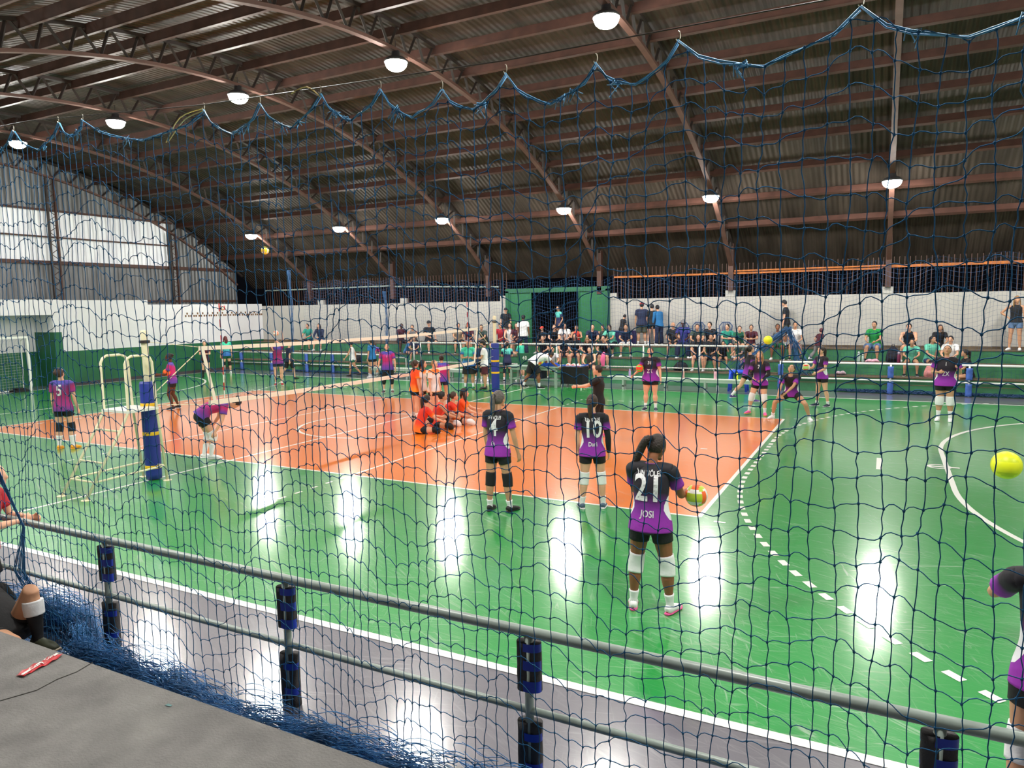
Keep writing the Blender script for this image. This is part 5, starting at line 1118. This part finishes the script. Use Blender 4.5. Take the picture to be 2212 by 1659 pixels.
person('person in navy T-shirt and red cap standing with back turned by the white wall', 2.87, 17.10, 1.28, 17, vox=0.018, hr=('short', 'black'), cap='red', top='navy', bot='olive', botlen='knee', sk='tan', b=1.1, shoe='black', H=1.64)
person('tall bare-legged person in black standing beside the red cap', 3.24, 17.20, 1.28, 16, vox=0.018, hr=('short', 'black'), top='black', bot='black', sk='fair', H=1.57)
person('person in blue jacket and dark trousers leaning on the wall right of the red cap', 3.51, 17.25, 1.28, 56, vox=0.018, hr=('short', 'black'), top='blue', sleeve='long', bot='navy', botlen='long', sk='fair', P={'tl': 12}, H=1.54)
person('person in navy with white shorts seated below the standing red cap', 2.25, 17.08, 0.88, 197, pose='sitfwd', seat=1.28, vox=0.018, hr=('short', 'black'), top='navy', bot='white', botlen='knee', sk='tan', H=1.66, sock=None, facing=True)
person('bald bearded man in black T-shirt with a grey print seated right of centre', 4.09, 17.08, 0.88, 193, pose='sit', seat=1.28, vox=0.018, hr=('bald', 'black'), top='black', bot='black', sk='tan', facing=True, no=[('212', 0.1, 0.45, 1, 'grey')], H=1.66, sock=None)
person('man in purple-blue shirt and grey cap seated high on a plastic chair by the wall', 4.47, 17.08, 0.88, 192, pose='sit', seat=1.28, vox=0.018, hr=('short', 'black'), cap='grey', top='royal', bot='navy', botlen='long', sk='dark', H=1.8, P={'tl': 0}, sock=None, facing=True)
person('man in grey-green T-shirt hunched forward by the empty blue chair', 5.00, 17.08, 0.88, 191, pose='sitfwd', seat=1.28, vox=0.018, hr=('short', 'dkbrown'), top='greygreen', bot='black', sk='tan', b=1.15, H=1.66, sock=None, facing=True)
person('girl with dark bob in black T-shirt seated in the second row behind the rail post', 5.22, 16.28, 0.50, 191, pose='sit', seat=0.88, vox=0.018, hr=('long', 'black'), top='black', bot='black', sk='fair', facing=True, H=1.66, sock=None)
person('woman in black T-shirt with tied hair seated next to the empty blue chair', 5.49, 17.08, 0.88, 172, pose='sit', seat=1.28, vox=0.018, hr=('bun', 'black'), top='black', bot='black', sk='fair', b=1.1, H=1.66, sock=None, facing=True)
person('bearded man in black seated in the second row right of the rail post', 5.69, 16.28, 0.50, 182, pose='sit', seat=0.88, vox=0.018, hr=('short', 'black'), top='black', bot='black', botlen='knee', sk='tan', b=1.15, facing=True, H=1.66, sock=None)
person('boy in teal T-shirt looking right, hugging his knee on the top step', 6.05, 17.08, 0.88, 201, pose='sitarms', seat=1.28, vox=0.018, hr=('short', 'black'), top='teal', bot='black', sk='fair', H=1.55, P={'hy': -40}, sock=None, facing=True)
person('small child peeking over the rail below the boy in teal', 6.09, 16.28, 0.50, 191, pose='sitchin', seat=0.88, vox=0.018, hr=('short', 'black'), top='black', bot='black', sk='tan', H=1.3, sock=None, facing=True)
person('boy in green and beige T-shirt resting his chin on his hand', 6.50, 17.08, 0.88, 190, pose='sitchin', seat=1.28, vox=0.018, hr=('short', 'black'), top='dkgreen', bot='beige', sk='fair', H=1.5, facing=True, sock=None)
person('boy in maroon T-shirt with arms crossed at the right of the three boys', 6.90, 17.08, 0.88, 189, pose='sitarms', seat=1.28, vox=0.018, hr=('short', 'black'), top='maroon', bot='black', sk='tan', H=1.5, facing=True, sock=None)
person('child with black hair turned away in front of the boy in maroon', 6.80, 16.28, 0.50, 150, pose='sitfwd', seat=0.88, vox=0.018, hr=('short', 'black'), top='greygreen', bot='black', sk='fair', H=1.35, sock=None, facing=True)
person('tall young man in black T-shirt and olive shorts standing in profile by the white wall', 8.05, 17.20, 1.28, 87, vox=0.018, hr=('short', 'black'), top='black', bot='olive', botlen='knee', sk='fair', shoe='black', P={'hp': 20}, H=1.65)
person('man in grey shirt hunched behind the bunched blue net', 7.79, 17.08, 0.88, 187, pose='sitfwd', seat=1.28, vox=0.018, hr=('short', 'black'), top='grey', bot='dkgreen', botlen='knee', sk='brown', H=1.66, sock=None, facing=True)
person('woman with dark ponytail seated right of the bunched blue net peak', 8.35, 17.08, 0.88, 191, pose='sit', seat=1.28, vox=0.018, hr=('pony', 'dkbrown'), top='white', bot='black', sk='tan', shoe='black', H=1.66, sock=None, facing=True)
person('boy with reddish hair in maroon T-shirt and light trousers running along the stand', 9.11, 16.40, 0.88, -51, vox=0.018, hr=('curly', 'red'), top='maroon', bot='grey', botlen='long', sk='fair', pose='walk', P={'tl': 16, 'aL': (-40, 10, 30, 5)}, H=1.11)
person('man in bright green polo shirt and denim shorts seated on the top step', 10.85, 17.08, 0.88, 166, pose='sit', seat=1.28, vox=0.018, hr=('short', 'black'), top='green', bot='denim', botlen='knee', sk='tan', b=1.15, shoe='black', facing=True, H=1.66, sock=None)
person('woman in black tank top seated on the top step behind the girl in light teal', 11.85, 17.08, 0.88, 173, pose='sitfwd', seat=1.28, vox=0.018, hr=('bun', 'black'), top='black', sleeve='none', bot='black', sk='fair', b=1.1, facing=True, H=1.66, sock=None)
person('girl in light teal T-shirt leaning forward on her knees in the middle row', 11.90, 16.28, 0.50, 178, pose='sitfwd', seat=0.88, vox=0.018, hr=('short', 'black'), top='ltteal', bot='black', sk='tan', H=1.55, shoe='black', sock=None, facing=True)
person('girl in light teal shirt with side ponytail seated in profile left of player 1', 12.38, 16.28, 0.50, 212, pose='sit', seat=0.88, vox=0.018, hr=('pony', 'black'), top='ltteal', bot='dkdenim', sk='tan', H=1.6, sock='white', pad='black', facing=True)
person('woman with long wavy brown hair seated behind the side-ponytail girl', 12.67, 17.08, 0.88, 187, pose='sit', seat=1.28, vox=0.018, hr=('long', 'brown'), top='black', bot='black', sk='tan', H=1.45, sock=None, facing=True)
person('pale girl with dark hair seated directly behind player 1', 12.96, 16.28, 0.50, 166, pose='sit', seat=0.88, vox=0.018, hr=('pony', 'black'), top='white', bot='black', sk='fair', H=1.6, sock=None, facing=True)
person('girl with black ponytail in black sitting sideways on a step right of player 1', 13.41, 15.62, 0.00, 105, pose='sit', seat=0.5, vox=0.018, hr=('pony', 'black'), top='black', bot='black', sk='tan', H=1.6, shoe='black', sole='black', sock=None, facing=False)
person('woman in black sleeveless top and denim shorts standing with a hand on her hip', 14.66, 17.00, 1.28, 162, vox=0.018, hr=('long', 'blond'), top='black', sleeve='none', bot='denim', sk='tan', P={'hem': 0.0, 'aR': (-6, 48, 4, -52), 'hy': 25}, sock=None, shoe='white', H=1.64)
